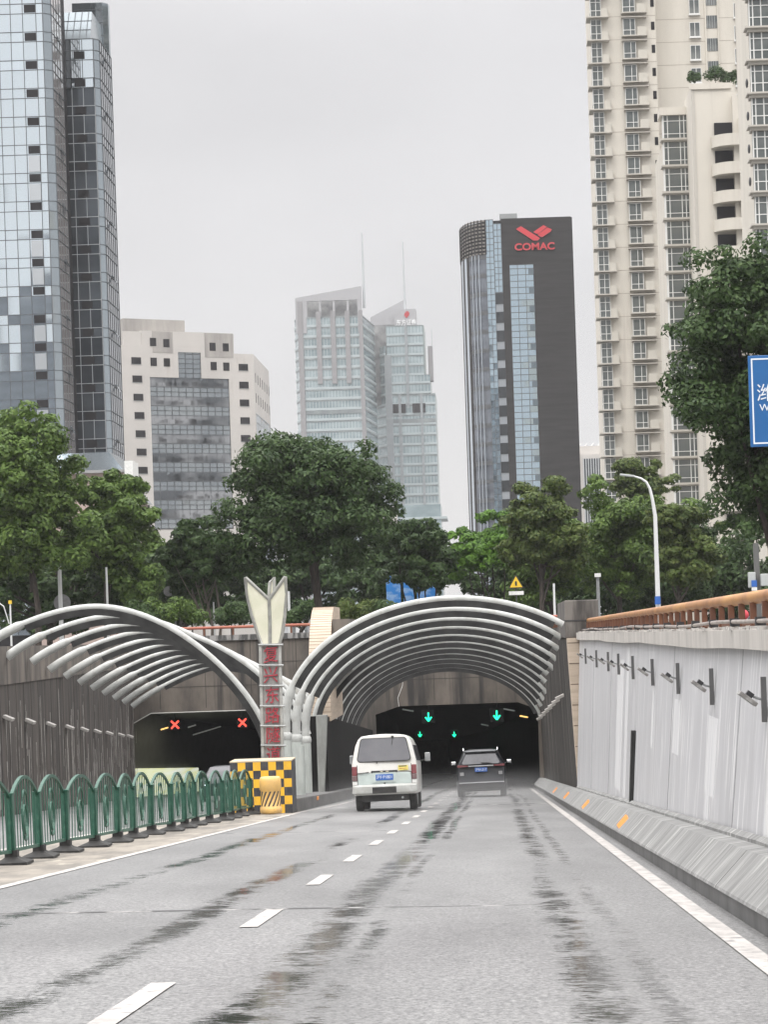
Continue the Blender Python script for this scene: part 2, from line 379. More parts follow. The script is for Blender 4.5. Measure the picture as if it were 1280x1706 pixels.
q = MB(); q.loft([[(2.32, y, rz(2, y)+.49), (2.32, y, rz(2,y)+.53+.012*math.sin(y*3)), (2.38, y, rz(2, y)+.57), (2.38, y, rz(2, y)+.49)] for y in np.linspace(8, 71, 60)]); q.build('mortar_fillet', BARR, t)
q = MB(); rs = []
for y in np.linspace(-10, 71.9, 60):
    dz = .012 * math.sin(y * .35) + .005*math.sin(y*.8); rs.append([(2.50, y, -.245+dz), (2.50, y, -.045), (3.02, y, -.045), (3.02, y, -.245+dz)])
q.loft(rs); q.build('coping', COPE, t)
q = MB()
for y in np.arange(10, 71, .28):
    if random.random() < .75: q.cbox((2.56+random.uniform(-.03, .04), y, -.035+random.uniform(0, .012)), random.uniform(.06, .13), random.uniform(.12, .3), random.uniform(.012, .04))
q.build('loose_mortar', mat('mortar', (.55, .53, .5), .9, col2=(.2, .19, .18), nscale=6), t)
ORANGE = mat('rusty_orange_paint', (.36, .17, .06), .45, col2=(.23, .095, .035), scale=(1, .6, 1), nscale=2.5, detail=6, lo=.45, hi=.7, col3=(.52, .27, .085), scale3=(1, .25, 1), n3=1.5, lo3=.5, hi3=.7)
ORANGED = mat('rust_brown_paint', (.17, .07, .035), .6, col2=(.10, .042, .025), nscale=4, detail=5)
t = thing('handrail', 'orange brown steel handrail with flat uprights on the right wall coping', 'railing', (2.85, 40, -.04))
q = MB(); q.tube([(2.90, y, .305) for y in (12, 30, 50, 77)], .072, 14); q.build('top_rail', ORANGE, t, True)
q = MB(); q.box(2.84, 2.88, 12, 77, -.0, .035); q.build('bottom_rail', ORANGED, t)
k = 0
for y in np.arange(76.6, 14, -1.2):
    MB().box(2.815, 2.885, y-.04, y+.04, -.045, .25).build('upright', ORANGED, t); k += 1
t = thing('cable_conduit', 'grey conduit pipe strapped along the foot of the orange handrail', 'pipe', (2.72, 40, 0))
q = MB(); q.tube([(2.70, y, .035+.014*math.sin(y*.31)+.008*math.sin(y*.7)) for y in np.linspace(12, 76, 90)], .022, 8); q.build('pipe', mat('conduit_grey', (.30, .27, .25), .6, col2=(.2, .17, .15), nscale=4), t, True)
for y in np.arange(14, 76, 2.6): MB().box(2.672, 2.78, y-.035, y+.035, -.01+.0, .085).build('strap', DARKM, t)

# floodlight brackets on the white wall
pr = thing('wall_floodlight', 'x', 'floodlight')
MB().box(-.055, 0, -.03, .03, -.25, .22).build('bracket', mat('bracket_steel', (.13, .13, .13), .5, .4), pr)
MB().tube([(-.03, 0, -.02), (-.10, -.02, .0), (-.14, -.02, .02)], .014, 6).build('arm', GREYM, pr)
q = MB(Matrix.Translation((-.20, -.02, 0)) @ Matrix.Rotation(R(38), 4, 'Y')); q.box(-.11, .11, -.11, .11, -.022, .022)
h = q.build('lamp_head', mat('lamp_housing', (.22, .21, .20), .5, .3, col2=(.4, .4, .38), nscale=12), pr, bevel=.006)
q = MB(Matrix.Translation((-.20, -.02, 0)) @ Matrix.Rotation(R(38), 4, 'Y')); q.box(-.045, .03, -.05, .05, .022, .075); q.build('driver_box', DARKM, pr)
for i, y in enumerate((22.4, 27.8, 32.9, 38.2, 43.6, 48.6, 53, 59, 66)):
    o = pr if i == 0 else copy_tree(pr)
    zc = -.68; xw = 2.34 + .26 * (zc - (rz(2, y)-.3)) / (-.24 - (rz(2, y)-.3))
    o.location = (xw-.02, y, zc); o.scale = (.9, .9, .9)
    o['label'] = ('nearest' if i == 0 else ORD[i]) + ' floodlight on a steel bracket on the white wall' + ('' if i == 0 else ', counted from the nearest') ; o['group'] = 'floodlights on the white wall'

PATCH = mat('pale_patch', (.62, .62, .62), .6, col2=(.54, .54, .55), scale=(1.5, 1.5, .05), nscale=4, detail=6, lo=.45, hi=.6)
wall_thing = [o for o in bpy.data.objects if o.get('label', '').startswith('tall pale retaining')][0]
for y, w, za, zb_ in ((27.2, 1.2, -1.05, -1.95), (27.9, .35, -1.9, -2.4), (32.7, 1.1, -1.0, -1.75), (38.1, .5, -.95, -1.9), (47.2, 2.2, -.6, -3.2), (21.6, .5, -1.0, -2.2), (45.4, .8, -.3, -3.6)):
    def xs_(z, yy): return 2.34 + .26*(z-(rz(2, yy)-.3))/(-.24-(rz(2, yy)-.3)) - .004
    MB().loft([[(xs_(za, yy), yy, za), (xs_(za, yy)+.02, yy, za), (xs_(zb_, yy)+.02, yy, zb_), (xs_(zb_, yy), yy, zb_)] for yy in (y, y+w)]).build('pale_patch', PATCH, wall_thing)
# pillar block, tiled end and right tunnel side wall
t = thing('portal_pillar', 'dark stained concrete block with beige tiled end at the right tunnel mouth', 'pillar', (2.5, 72, rz(2.5, 72)))
q = MB(); q.box(2.18, 3.2, 72.0, 80, -.2, .93); q.build('cap_block', mat('black_stained_concrete', (.17, .155, .14), .85, col2=(.055, .05, .046), scale=(1.2, 1.2, .2), nscale=1.8, detail=7, lo=.38, hi=.6, bump=.2), t, bevel=.03)
q = MB(); q.box(2.17, 3.21, 71.985, 80.01, .30, .335); q.build('cap_joint', DARKM, t)
q = MB(); zb = rz(2.4, 72); q.loft([[(2.22, y, -.2), (2.72, y, -.2), (2.72, y, zb), (2.44, y, zb)] for y in (71.95, 72.6)]); q.build('tiled_end', TILE, t)
q = MB()
for z in np.arange(zb+.5, -.25, .62):
    k = (z-zb)/(-.2-zb); q.box(2.45-.22*k-.004, 2.724, 71.945, 71.96, z-.012, z+.012)
q.build('tile_joints', mat('joint_dark', (.1, .07, .05), .8), t)
q = MB(); q.box(2.725, 2.80, 71.6, 71.93, -.3, rz(2.4, 72)); q.build('downpipe', GREYM, t)
RSW = mat('soot_brown_concrete', (.085, .077, .07), .85, col2=(.03, .028, .026), scale=(1.6, 1.6, .1), nscale=1.8, detail=7, lo=.3, hi=.62, col3=(.14, .13, .12), scale3=(6, 6, .12), n3=1.6, lo3=.6, hi3=.74, spec=.2)
t = thing('side_wall', 'soot stained concrete wall on the right side of the right tunnel mouth', 'wall', (2.5, 98, rz(2.5, 98)))
q = MB(); q.loft([[(2.22, y, .15), (2.75, y, .15), (2.75, y, rz(2.4, y)-.2), (2.44, y, rz(2.4, y)-.2)] for y in (72.62, 90, 123.4)]); q.build('wall_face', RSW, t)
q = MB()
for y in np.arange(77, 122, 6.0):
    q.loft([[(2.219, yy, .12), (2.3, yy, .12), (2.5, yy, rz(2.4, y)), (2.434, yy, rz(2.4, y))] for yy in (y, y+.03)])
q.build('panel_joints', mat('joint_pale', (.22, .2, .18), .8), t)

# median fence wall between the tubes
def xm(y): return -6.05 - .006*max(0, y-84)
t = thing('median_wall', 'dark dividing wall with white end between the two tunnel mouths', 'wall', (-6.4, 100, rz(-6.4, 100)))
q = MB(); q.loft([[(xm(y)+.0, y, rz(-6, y)), (xm(y)-.04, y, rz(-6, y)+3.1), (xm(y)-.7, y, rz(-6, y)+3.1), (xm(y)-.7, y, rz(-6, y))] for y in (86.4, 105, 123.4)]); q.build('wall_face', BLACKC, t)
z = rz(-6, 86)
q = MB(); q.loft([[(-6.22, y, z+.3), (-6.02, y, z+3.12), (-6.42, y, z+3.12), (-6.42, y, z+.3)] for y in (85.9, 86.38)]); q.build('white_end', mat('end_face_paint', (.30, .31, .29), .6, col2=(.19, .19, .18), scale=(1, 1, .3), nscale=3), t)
t = thing('tunnel_plinth', 'dark kerbed plinth carrying the canopy columns between the tunnel mouths', 'plinth', (-6.8, 95, rz(-6.8, 95)))
q = MB(); q.loft([[(-5.72, y, rz(-5.7, y)-.1), (-5.76, y, rz(-5.7, y)+.38), (-8.1, y, rz(-8, y)+.38), (-8.14, y, rz(-8, y)-.1)] for y in (68.4, 90, 123.4)]); q.build('plinth_body', mat('plinth_concrete', (.12, .115, .11), .7, col2=(.07, .07, .068), scale=(1, .5, 1), nscale=2), t, bevel=.03)
MB().loft([[(-5.735, 76.0, rz(-5.7, 76)+.22), (-5.735, 76.4, rz(-5.7, 76)+.22), (-5.735, 76.4, rz(-5.7, 76)+.32), (-5.735, 76.0, rz(-5.7, 76)+.32)], [(-5.70, 76.0, rz(-5.7, 76)+.22), (-5.70, 76.4, rz(-5.7, 76)+.22), (-5.70, 76.4, rz(-5.7, 76)+.32), (-5.70, 76.0, rz(-5.7, 76)+.32)]]).build('reflector', MATS['orange_reflector'], t)

# curved tiled fin above the dividing wall
t = thing('tiled_fin', 'curved beige tiled fin rising behind the first canopy rib', 'fin', (-6.4, 89, rz(-6.4, 89)+3.1))
fr = [(88.4 + 4.2*(1-math.cos(a)), -3.0 + 4.25*math.sin(a)) for a in np.linspace(0, PI/2, 14)]
poly = fr + [(95.5, 1.25), (95.5, -3.0)]
q = MB(); q.prism(poly, 'x', -6.85, -6.05); q.build('fin_body', TILE, t)
q = MB()
for (ya, za), (yb, zb_) in zip(fr, fr[1:]):
    for k in (0, .33, .66):
        y_, z_ = ya+(yb-ya)*k, za+(zb_-za)*k; q.box(-6.86, -6.04, y_-.008, y_+.03, z_-.012, z_+.012)
q.build('tile_courses', mat('tile_joint', (.33, .26, .2), .8), t)
MB().box(-6.02, -5.4, 90.5, 95.4, -1.2, .75).build('side_block', HEADC, t)

# headwall with two openings
t = thing('tunnel_headwall', 'weathered concrete headwall above both dark tunnel openings', 'wall', (-8, 123.6, rz(-8, 123.6)))
YH = 123.5; zb = rz(-8, YH)-.5; top = .12
oL = [(-18.75, zb), (-18.75, -4.05), (-17.7, -3.5), (-10.2, -3.5), (-9.2, -4.05), (-9.2, zb)]
oR = [(-6.15, zb), (-6.15, -3.95), (-4.9, -3.55), (1.2, -3.55), (2.2, -3.95), (2.2, zb)]
q = MB()
def hw(p): q.loft([[(x, YH, z) for x, z in p], [(x, YH+.7, z) for x, z in p]])
hw([(-19.9, zb), (oL[0][0], zb), oL[1], (-18.75, top), (-19.9, top)])
hw([oL[1], oL[2], (-17.7, top), (-18.75, top)]); hw([oL[2], oL[3], (-10.2, top), (-17.7, top)]); hw([oL[3], oL[4], (-9.2, top), (-10.2, top)])
hw([(-9.2, zb), (-6.15, zb), (-6.15, top), (-9.2, top)])
hw([oR[1], oR[2], (-4.9, top), (-6.15, top)]); hw([oR[2], oR[3], (1.2, top), (-4.9, top)]); hw([oR[3], oR[4], (2.2, top), (1.2, top)])
hw([(2.2, zb), (3.2, zb), (3.2, top), (2.2, top)])
q.build('wall_face', HEADC, t)
q = MB()
for x in np.arange(-17.2, 3, 2.35): q.box(x-.015, x+.015, YH-.012, YH+.01, -3.3, top)
for z in (-1.05, -2.2): q.box(-18.7, 2.2, YH-.011, YH+.01, z-.014, z+.014)
q.build('panel_joints', mat('joint_dark2', (.05, .045, .04), .8), t)
q = MB(); q.box(-19.9, 2.9, YH-.12, YH+.75, top+.003, top+.28)
q.build('coping', mat('headwall_coping', (.30, .29, .28), .85, col2=(.07, .07, .068), scale=(1.5, 1, .3), nscale=2.4, detail=5, lo=.42, hi=.56), t)
q = MB(); e = .05
for a, b_ in zip(oL[:3], oL[1:4]):
    q.tube([(a[0], YH-.02, a[1]), (b_[0], YH-.02, b_[1])], .028, 5)
q.build('opening_edge', mat('pale_edge', (.5, .49, .46), .6), t)
t = thing('street_handrail', 'red brown handrail on top of the headwall under the trees', 'railing', (-8, 124, .4))
q = MB(); q.tube([(-19.5, 124.1, .80), (3.6, 124.1, .80)], .075, 8); q.build('top_rail', mat('red_rail', (.36, .085, .05), .5, col2=(.28, .1, .05), nscale=1), t, True)
for x in np.arange(-19.4, 3.6, 1.5): MB().box(x-.05, x+.05, 124.06, 124.14, .4, .76).build('upright', ORANGED, t)
t = thing('wall_handrail', 'orange handrail behind the pillar block above the right side wall', 'railing', (3.1, 100, .2))
MB().tube([(2.95, 80.1, .52), (2.95, 123.2, .52)], .07, 8).build('top_rail', ORANGE, t, True)
for y in np.arange(81, 123, 2.4): MB().box(2.90, 3.0, y-.05, y+.05, .15, .5).build('upright', ORANGED, t)

# tubes
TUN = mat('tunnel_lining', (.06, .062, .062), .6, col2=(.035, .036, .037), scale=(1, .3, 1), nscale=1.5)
def tunnel(label, prof, kk, lab2):
    q = MB(); rr = []
    for y in [YH+.7] + list(range(140, 321, 20)):
        s = -kk * (y-110)**2; dz = -RS*(y-YH)
        rr.append([(x+s, y, z+dz) for x, z in prof])
    q.loft(rr, cap=False, closed=False)
    q.face([p for p in rr[-1]])
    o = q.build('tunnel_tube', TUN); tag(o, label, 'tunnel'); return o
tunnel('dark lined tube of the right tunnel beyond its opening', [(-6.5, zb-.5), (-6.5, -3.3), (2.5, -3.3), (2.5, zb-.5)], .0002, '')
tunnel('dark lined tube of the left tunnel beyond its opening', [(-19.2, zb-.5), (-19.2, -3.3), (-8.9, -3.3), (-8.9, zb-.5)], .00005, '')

# left wall
def xlw(y): return -15.3 - .064*max(0, y-72)
t = thing('retaining_wall', 'tall dark weathered concrete wall left of the left carriageway', 'wall', (-16, 100, rz(-16, 100)))
q = MB(); q.loft([[(xlw(y), y, rz(-9, y)-.3), (xlw(y)-.02, y, .12), (xlw(y)-.5, y, .12), (xlw(y)-.5, y, rz(-9, y)-.3)] for y in (-10, 72, 123.4)]); q.build('wall_face', DCONC, t)
q = MB(); q.loft([[(xlw(y)+.02, y, -1.1), (xlw(y)+.02, y, .125), (xlw(y)-.52, y, .125), (xlw(y)-.5, y, -1.1)] for y in (50, 72, 100, 123.38)]); q.build('upper_band', HEADC, t)
q = MB()
for y in np.arange(60, 123, 1.9): q.box(xlw(y)+.0, xlw(y)+.006, y, y+.03, rz(-9, y), .1)
q.build('panel_joints', MATS['joint_dark2'], t)
q = MB()
for y in np.arange(60, 123, 1.9):
    for j in range(4):
        yy = y+random.uniform(.1, 1.8); zt = random.uniform(-4.5, -.5)-.03*(yy-60); w = random.uniform(.02, .07)
        q.box(xlw(yy)+.003, xlw(yy)+.014, yy, yy+w, zt-random.uniform(1.5, 4), zt)
q.build('lime_streaks', mat('lime_streak', (.42, .40, .37), .7, col2=(.12, .11, .10), scale=(1, 4, .5), nscale=3, lo=.45, hi=.62), t)

# ================================================================= CANOPIES
RIBPROF = [(.17*math.cos(a)+.0, .17*math.sin(a)) for a in np.linspace(0, 2*PI, 12, endpoint=False)]
def rib(parent, pts, cap0=False, cap1=False, n_cap=5):
    rad = [.145 if i < n_cap else .10 for i in range(len(pts))]
    """white tube on the outside with a dark web under it"""
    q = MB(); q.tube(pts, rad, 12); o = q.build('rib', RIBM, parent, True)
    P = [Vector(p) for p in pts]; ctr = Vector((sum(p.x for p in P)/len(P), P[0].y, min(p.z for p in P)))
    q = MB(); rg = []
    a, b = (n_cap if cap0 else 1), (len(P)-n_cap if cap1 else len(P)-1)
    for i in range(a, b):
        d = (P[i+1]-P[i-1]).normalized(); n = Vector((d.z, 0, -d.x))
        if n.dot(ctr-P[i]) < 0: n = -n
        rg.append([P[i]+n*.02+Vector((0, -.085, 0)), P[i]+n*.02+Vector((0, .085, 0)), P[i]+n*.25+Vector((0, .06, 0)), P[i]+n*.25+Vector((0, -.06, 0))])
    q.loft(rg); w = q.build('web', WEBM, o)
    return o
t = thing('tunnel_canopy', 'barrel shaped canopy of white steel ribs over the right tunnel mouth', 'canopy', (-1.5, 72, rz(-1.5, 72)))
for i in range(11):
    Y = 72 + 5*i; k = i/10
    xc = -1.2 - 1.2*k; A = 5.1 - .25*k; zs = rz(-1.5, Y) + 2.85; Rr = 3.52
    zs = -2.42 - RS*(Y-72)*1.0
    pts = []
    for a in np.linspace(PI, 0, 60):
        x = xc + A*math.copysign(abs(math.cos(a))**(2/1.95), math.cos(a)); z = zs + Rr*abs(math.sin(a))**(2/1.95)
        if x > 2.32: break
        pts.append((x, Y, z))
    if i < 3:                                       # elbow running down into a column
        x0 = pts[0][0]; zc = zs - .35
        pts = [(x0+.0, Y, zc-.1)] + pts
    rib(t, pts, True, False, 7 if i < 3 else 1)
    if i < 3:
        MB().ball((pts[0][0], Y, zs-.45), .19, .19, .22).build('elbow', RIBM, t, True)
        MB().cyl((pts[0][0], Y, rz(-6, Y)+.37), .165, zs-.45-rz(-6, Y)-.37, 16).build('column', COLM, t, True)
q = MB(); p0 = W(673, 1120, 123.3); q.tube([p0, p0+Vector((-.1, 0, -.7)), p0+Vector((-.35, -.1, -1.3)), p0+Vector((-.3, -.1, -1.75))], .014, 5)
tag(q.build('hanging_cable', WHITEP), 'thin pale cable hanging down the headwall above the right tunnel', 'cable')

base = [(-15.9, -.35), (-15.45, -.02), (-14.8, .43), (-14.1, .76), (-13.3, 1.02), (-12.6, 1.17), (-11.9, 1.22), (-11.2, 1.14), (-10.4, .88), (-9.7, .53), (-8.96, .02), (-8.4, -.48), (-7.9, -1.0), (-7.45, -1.58), (-7.1, -2.15), (-6.85, -2.75), (-6.7, -3.3)]
def smooth(pts, n=60):
    p = np.array(pts); d = np.r_[0, np.cumsum(np.hypot(*np.diff(p, axis=0).T))]
    s = np.linspace(0, d[-1], n); a = np.c_[np.interp(s, d, p[:, 0]), np.interp(s, d, p[:, 1])]
    for _ in range(3): a[1:-1] = (a[:-2]+a[1:-1]*2+a[2:])/4
    return a
t = thing('tunnel_canopy', 'open canopy of white curved ribs over the closed left tunnel mouth', 'canopy', (-11.5, 72, rz(-11.5, 72)))
for i in range(11):
    Y = 72 + 5*i; D = Y-72; a = smooth(base); pts = []
    for x, z in a:
        u = (-6.7-x)/8.9; ue = max(0, min(1, (u-.6)/.4))
        xx = x - D*(.015+.055*u) + (.45 if i else 0)*(1-u)**2
        zz = z - D*(.047+.022*ue) + (.55 if i else 0)*max(0, 1-u*3)
        if xx < xlw(Y)+.02: continue
        pts.append((xx, Y, zz))
    if i == 0: pts = [p for p in pts]
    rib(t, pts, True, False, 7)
for i in range(2):
    Y = 72+5*i
    MB().cyl((-6.72+.4*i, Y, rz(-6, Y)+.37), .16, 1.6, 14).build('column', COLM, t, True)

# wall lamps in the canopies
pr = thing('wall_lamp', 'x', 'lamp')
q = MB(Matrix.Rotation(R(-24), 4, 'Y')); q.box(-.30, .02, -.22, .22, -.05, .05); q.build('housing', mat('lamp_grey', (.50, .48, .45), .5, .1, col2=(.36, .34, .31), nscale=6), pr, bevel=.01)
q = MB(Matrix.Rotation(R(-24), 4, 'Y')); q.box(-.27, -.02, -.19, .19, -.06, -.051); q.build('lens', mat('lamp_lens', (.3, .3, .29), .2), pr)
first = True
for i, y in enumerate((80, 85.5, 91.5, 97.5, 104, 111, 118)):
    o = pr if first else copy_tree(pr); first = False
    o.location = (2.30, y, rz(2, y)+3.5); o['label'] = 'box lamp on the right tunnel side wall, %s from the near end' % ORD[i]; o['group'] = 'box lamps on the right tunnel wall'
for i, y in enumerate((76.0, 81.3, 87, 93, 98.3, 103.5, 108.8, 114.6, 119.4)):
    o = copy_tree(pr); o.rotation_euler = (0, 0, PI); o.location = (xlw(y)+.02, y, rz(-9, y)+3.15); o['label'] = 'box lamp on the dark left wall, %s from the near end' % ORD[i]; o['group'] = 'box lamps on the left wall'

# ---------------------------------------------------------------- lane signals
def signal(px, py, Y, kind, size, label):
    p = W(px, py, Y); t = thing('lane_signal', label, 'traffic signal', p, 'green arrows' if kind == 'a' else 'red crosses')
    MB().box(p.x-size*.75, p.x+size*.75, p.y+.02, p.y+.2, p.z-size*.75, p.z+size*.75).build('housing', DARKM, t)
    zt = -3.3 - RS*(Y-YH); MB().cyl((p.x, p.y+.1, p.z+size*.7), .03, max(.1, zt-p.z-size*.7+.05), 6).build('hanger', DARKM, t)
    q = MB(Matrix.Translation(p)); s = size*.5; w = size*.085
    def bar(a, b):
        a = Vector((a[0], 0, a[1])); b = Vector((b[0], 0, b[1])); d = (b-a).normalized(); n = Vector((-d.z, 0, d.x))*w
        q.loft([[a-n, a+n, b+n, b-n], [x+Vector((0, .02, 0)) for x in (a-n, a+n, b+n, b-n)]])
    if kind == 'a':
        bar((0, s), (0, -s*.8)); bar((-s*.72, 0-s*.05), (0, -s)); bar((s*.72, -s*.05), (0, -s))
        m = mat('green_led', (.02, .9, .45), .5, emit=2.2)
    else:
        w = size*.11; bar((-s, s), (s, -s)); bar((-s, -s), (s, s)); m = mat('red_led', (1, .09, .06), .5, emit=2.0)
    q.build('arrow' if kind == 'a' else 'cross', m, t)
signal(714, 1194, 126, 'a', .45, 'green arrow over the left lane at the right tunnel mouth')
signal(828, 1191, 126, 'a', .48, 'green arrow over the right lane at the right tunnel mouth')
signal(700, 1223, 235, 'a', .5, 'small far green arrow over the van roof corner')
signal(757, 1223, 235, 'a', .5, 'small far green arrow between the van and the dark car')
signal(291.5, 1207, 126, 'x', .40, 'red cross over the outer lane at the left tunnel mouth')
signal(404, 1203.5, 126, 'x', .40, 'red cross beside the sign tower at the left tunnel mouth')
signal(381.5, 1242.5, 250, 'x', .40, 'small far red cross deep in the left tunnel')
signal(432, 1239, 250, 'x', .40, 'small far red cross half hidden by the sign tower')
AMB = mat('amber_lamp', (1, .62, .2), .5, emit=1.5); PLM = mat('dim_lamp', (.35, .38, .36), .4, emit=.25)
for px, py, Y, m, L_, lb in ((873, 1193.5, 130, AMB, .22, 'short amber lamp on the right tunnel ceiling corner'), (274, 1213.5, 131, AMB, .2, 'short amber lamp on the left tunnel ceiling'), (320, 1209.5, 134, PLM, .22, 'faint ceiling fitting right of the amber lamp in the left tunnel'), (320, 1225, 160, PLM, .25, 'faint lower ceiling fitting in the left tunnel'), (345, 1217, 150, PLM, .9, 'long faint ceiling tray in the left tunnel'), (847, 1182, 128, PLM, .35, 'faint ceiling fitting right of the green arrow'), (808, 1207.5, 160, PLM, .25, 'faint ceiling fitting above the dark car'), (680, 1183, 128, PLM, .3, 'faint ceiling fitting left of the green arrow')):
    p = W(px, py, Y); q = MB(Matrix.Translation(p) @ Matrix.Rotation(R(12 if px > 500 else -15), 4, 'Y')); q.box(-L_, L_, -.1, .1, -.035, .035); tag(q.build('ceiling_lamp', m), lb, 'lamp')
# pale skirting panel in the left tube; much of its lit look is emission added to the material
q = MB(); PALEY = mat('glowing_yellow_white_panel', (.72, .74, .36), .35, col2=(.80, .84, .76), scale=(1, .1, 4), nscale=1.2, emit=.8)
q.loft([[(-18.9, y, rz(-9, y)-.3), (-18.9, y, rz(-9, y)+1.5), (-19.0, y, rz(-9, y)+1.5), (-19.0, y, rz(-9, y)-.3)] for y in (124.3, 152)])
tag(q.build('skirting_panel', PALEY), 'pale yellow skirting panel with added glow inside the left tunnel', 'wall panel')
p = Vector((-16.5, 134, rz(-9, 134)+3.3)); l = bpy.data.lights.new('added_panel_light', 'AREA'); l.energy = 70; l.size = 1.5; l.shape = 'RECTANGLE'; l.size_y = 14; l.color = (1, .97, .7)
lo = bpy.data.objects.new('added_panel_light', l); COL.objects.link(lo); lo.location = p; lo.rotation_euler = (0, R(35), 0)  # area light without a fixture, added to brighten the skirting panel

# ================================================================= CHECKERED BLOCK, SIGN TOWER, BARREL
YB = 67.0
def pm(px, py, Y=YB): return W(px, py, Y)
t = thing('checkered_block', 'yellow and black checkered concrete block at the nose of the median', 'barrier', (-6.6, 67, rz(-6.6, 67)))
zb = rz(-6.6, YB); x0, x1, h = -7.45, -5.74, 1.44
MB().box(x0+.01, x1-.01, YB, 68.38, zb-.05, zb+h).build('block_body', mat('block_concrete', (.07, .07, .07), .6, col2=(.13, .13, .125), nscale=3), t)
YEL = mat('sign_yellow', (.80, .46, .035), .5, col2=(.62, .35, .04), nscale=3, detail=6, lo=.5, hi=.75)
BLK = mat('sign_black', (.03, .032, .04), .5, col2=(.07, .07, .075), nscale=4)
nx = 8; n_z = 6; w = (x1-x0)/nx; hh = h/n_z
qy, qb = MB(), MB()
for i in range(nx):
    for j in range(n_z):
        (qy if (i+j) % 2 == 0 else qb).box(x0+i*w, x0+(i+1)*w, YB-.012, YB+.002, zb+j*hh, zb+(j+1)*hh)
qb.box(x1-.012, x1+.002, YB+.01, 68.38, zb, zb+h)
qy.build('yellow_squares', YEL, t); qb.build('black_squares', BLK, t)
q = MB(); q.box(x0-.01, x1+.01, YB-.02, 68.4, zb+h+.001, zb+h+.035); q.build('top_edge', mat('block_top', (.5, .42, .3), .7), t)

t = thing('sign_tower', 'grey tower sign with red characters under three cream petal panels', 'sign', (-6.4, 69, rz(-6.4, 69)+.38))
YS = 68.9
SG = mat('sign_grey_panel', (.34, .33, .315), .55, .1, col2=(.24, .235, .225), scale=(2, 2, .5), nscale=3, detail=6)
bl, br_, tl, tr = pm(440, 1330, YS), pm(473, 1330, YS), pm(434, 1075, YS), pm(466, 1075, YS)
q = MB(); q.loft([[(a.x+.03, YS, a.z), (b.x-.03, YS, b.z), (b.x-.03, YS+.5, b.z), (a.x+.03, YS+.5, a.z)] for a, b in ((bl, br_), (tl, tr))]); q.build('panel', SG, t)
for a, b in ((bl, tl), (br_, tr)): MB().tube([a+Vector((0, -.02, 0)), b+Vector((0, -.02, .02))], .05, 8).build('side_post', mat('post_pale', (.50, .50, .47), .45, .3, col2=(.36, .36, .34), nscale=4), t, True)
for py in (1074, 1108, 1142, 1176, 1209, 1241.5):
    a, b = pm(431, py, YS), pm(472+(py-1074)*.03, py, YS); a.x += (py-1074)*.0004
    MB().tube([a+Vector((0, -.07, 0)), b+Vector((0, -.07, 0))], .028, 8).build('rung', GREYM, t, True)
RCH = mat('crimson_letter', (.42, .035, .06), .5, col2=(.30, .04, .05), nscale=6)
for ch, px, py in zip('复兴东路隧道', (450.5, 450.5, 452.5, 453, 454, 455), (1092, 1126, 1160, 1193.5, 1226, 1259)):
    p = pm(px, py, YS-.03); text_mesh('character', ch, RCH, .47, Matrix.Translation(p) @ FACE_CAM @ Matrix.Rotation(R(4), 4, 'Z'), t, extrude=.02, sxy=(.95, 1.08), shear=.12)
def c2(x, y, Y=YS): return W(380+x/4.064, 940+y/4.062, Y)
CREAM = mat('cream_panel', (.70, .68, .56), .4, col2=(.62, .62, .48), nscale=1.5)
FRM = mat('petal_frame', (.40, .40, .37), .4, .4, col2=(.28, .28, .26), nscale=5)
def petal(outline, dy0, dy1):
    q = MB(); n = len(outline)
    P = [c2(x, y) for x, y in outline]
    c = sum(P, Vector())/n
    yy = [YS+.1 + dy0 + (dy1-dy0)*min(1, max(0, (p.z-P[-1].z)/1.9)) for p in P]
    F = [Vector((p.x, y_, p.z)) for p, y_ in zip(P, yy)]
    q.loft([[f for f in F], [f+Vector((0, .08, 0)) for f in F]]); o = q.build('petal_panel', CREAM, t)
    q = MB(); q.tube(F+[F[0]], .052, 7); q.build('petal_frame', FRM, o, True)
L1 = [(118, 90), (275, 238), (281, 400), (281, 545), (228, 545), (200, 470), (160, 350), (128, 210)]
L2 = [(388, 85), (277, 238), (283, 400), (283, 545), (345, 545), (366, 470), (384, 340), (391, 200)]
petal(L2, .0, -.35); petal(L1, .0, -.35)
petal([(270, 120), (298, 85), (301, 240), (290, 540), (275, 540), (262, 250)], .45, .75)
MB().box(pm(434, 1075, YS).x-.03, pm(467, 1075, YS).x+.03, YS-.08, YS+.6, pm(450, 1076, YS).z, pm(450, 1072, YS).z).build('collar', FRM, t)

# water barrel
zb = rz(-6, 65.6); c = (-6.22, 65.7)
t = thing('crash_barrel', 'yellow plastic crash barrel with black diagonal stripes before the checkered block', 'barrel', (c[0], c[1], zb))
YB2 = mat('barrel_yellow', (.80, .50, .16), .45, col2=(.62, .40, .16), nscale=3)
q = MB(); prof = [(0, .27), (.03, .30), (.16, .30), (.19, .272), (.62, .272), (.66, .30), (.88, .295), (.96, .285), (1.0, .25), (1.005, .12)]
q.loft([[(c[0]+r*math.cos(a), c[1]+r*math.sin(a), zb+.03+z) for a in np.linspace(0, 2*PI, 28, endpoint=False)] for z, r in prof]); q.build('barrel_body', YB2, t, True, angle=50)
q = MB()
for k in range(14):
    a0 = 2*PI*k/14
    for s in range(8):
        za, zb_ = zb+.235+s*.05, zb+.235+(s+1)*.05; aa, ab = a0+s*.085, a0+(s+1)*.085; r = .2755
        q.face([(c[0]+r*math.cos(a), c[1]+r*math.sin(a), z) for a, z in ((aa, za), (aa+.17, za), (ab+.17, zb_), (ab, zb_))])
q.build('stripes', BLK, t)
MB().cyl((c[0], c[1], zb+.99), .05, .04, 10).build('filler_cap', YB2, t)
MB().cyl((c[0]+.1, c[1]-.285, zb+.13), .035, .03, 10, 'y').build('drain_plug', YB2, t)

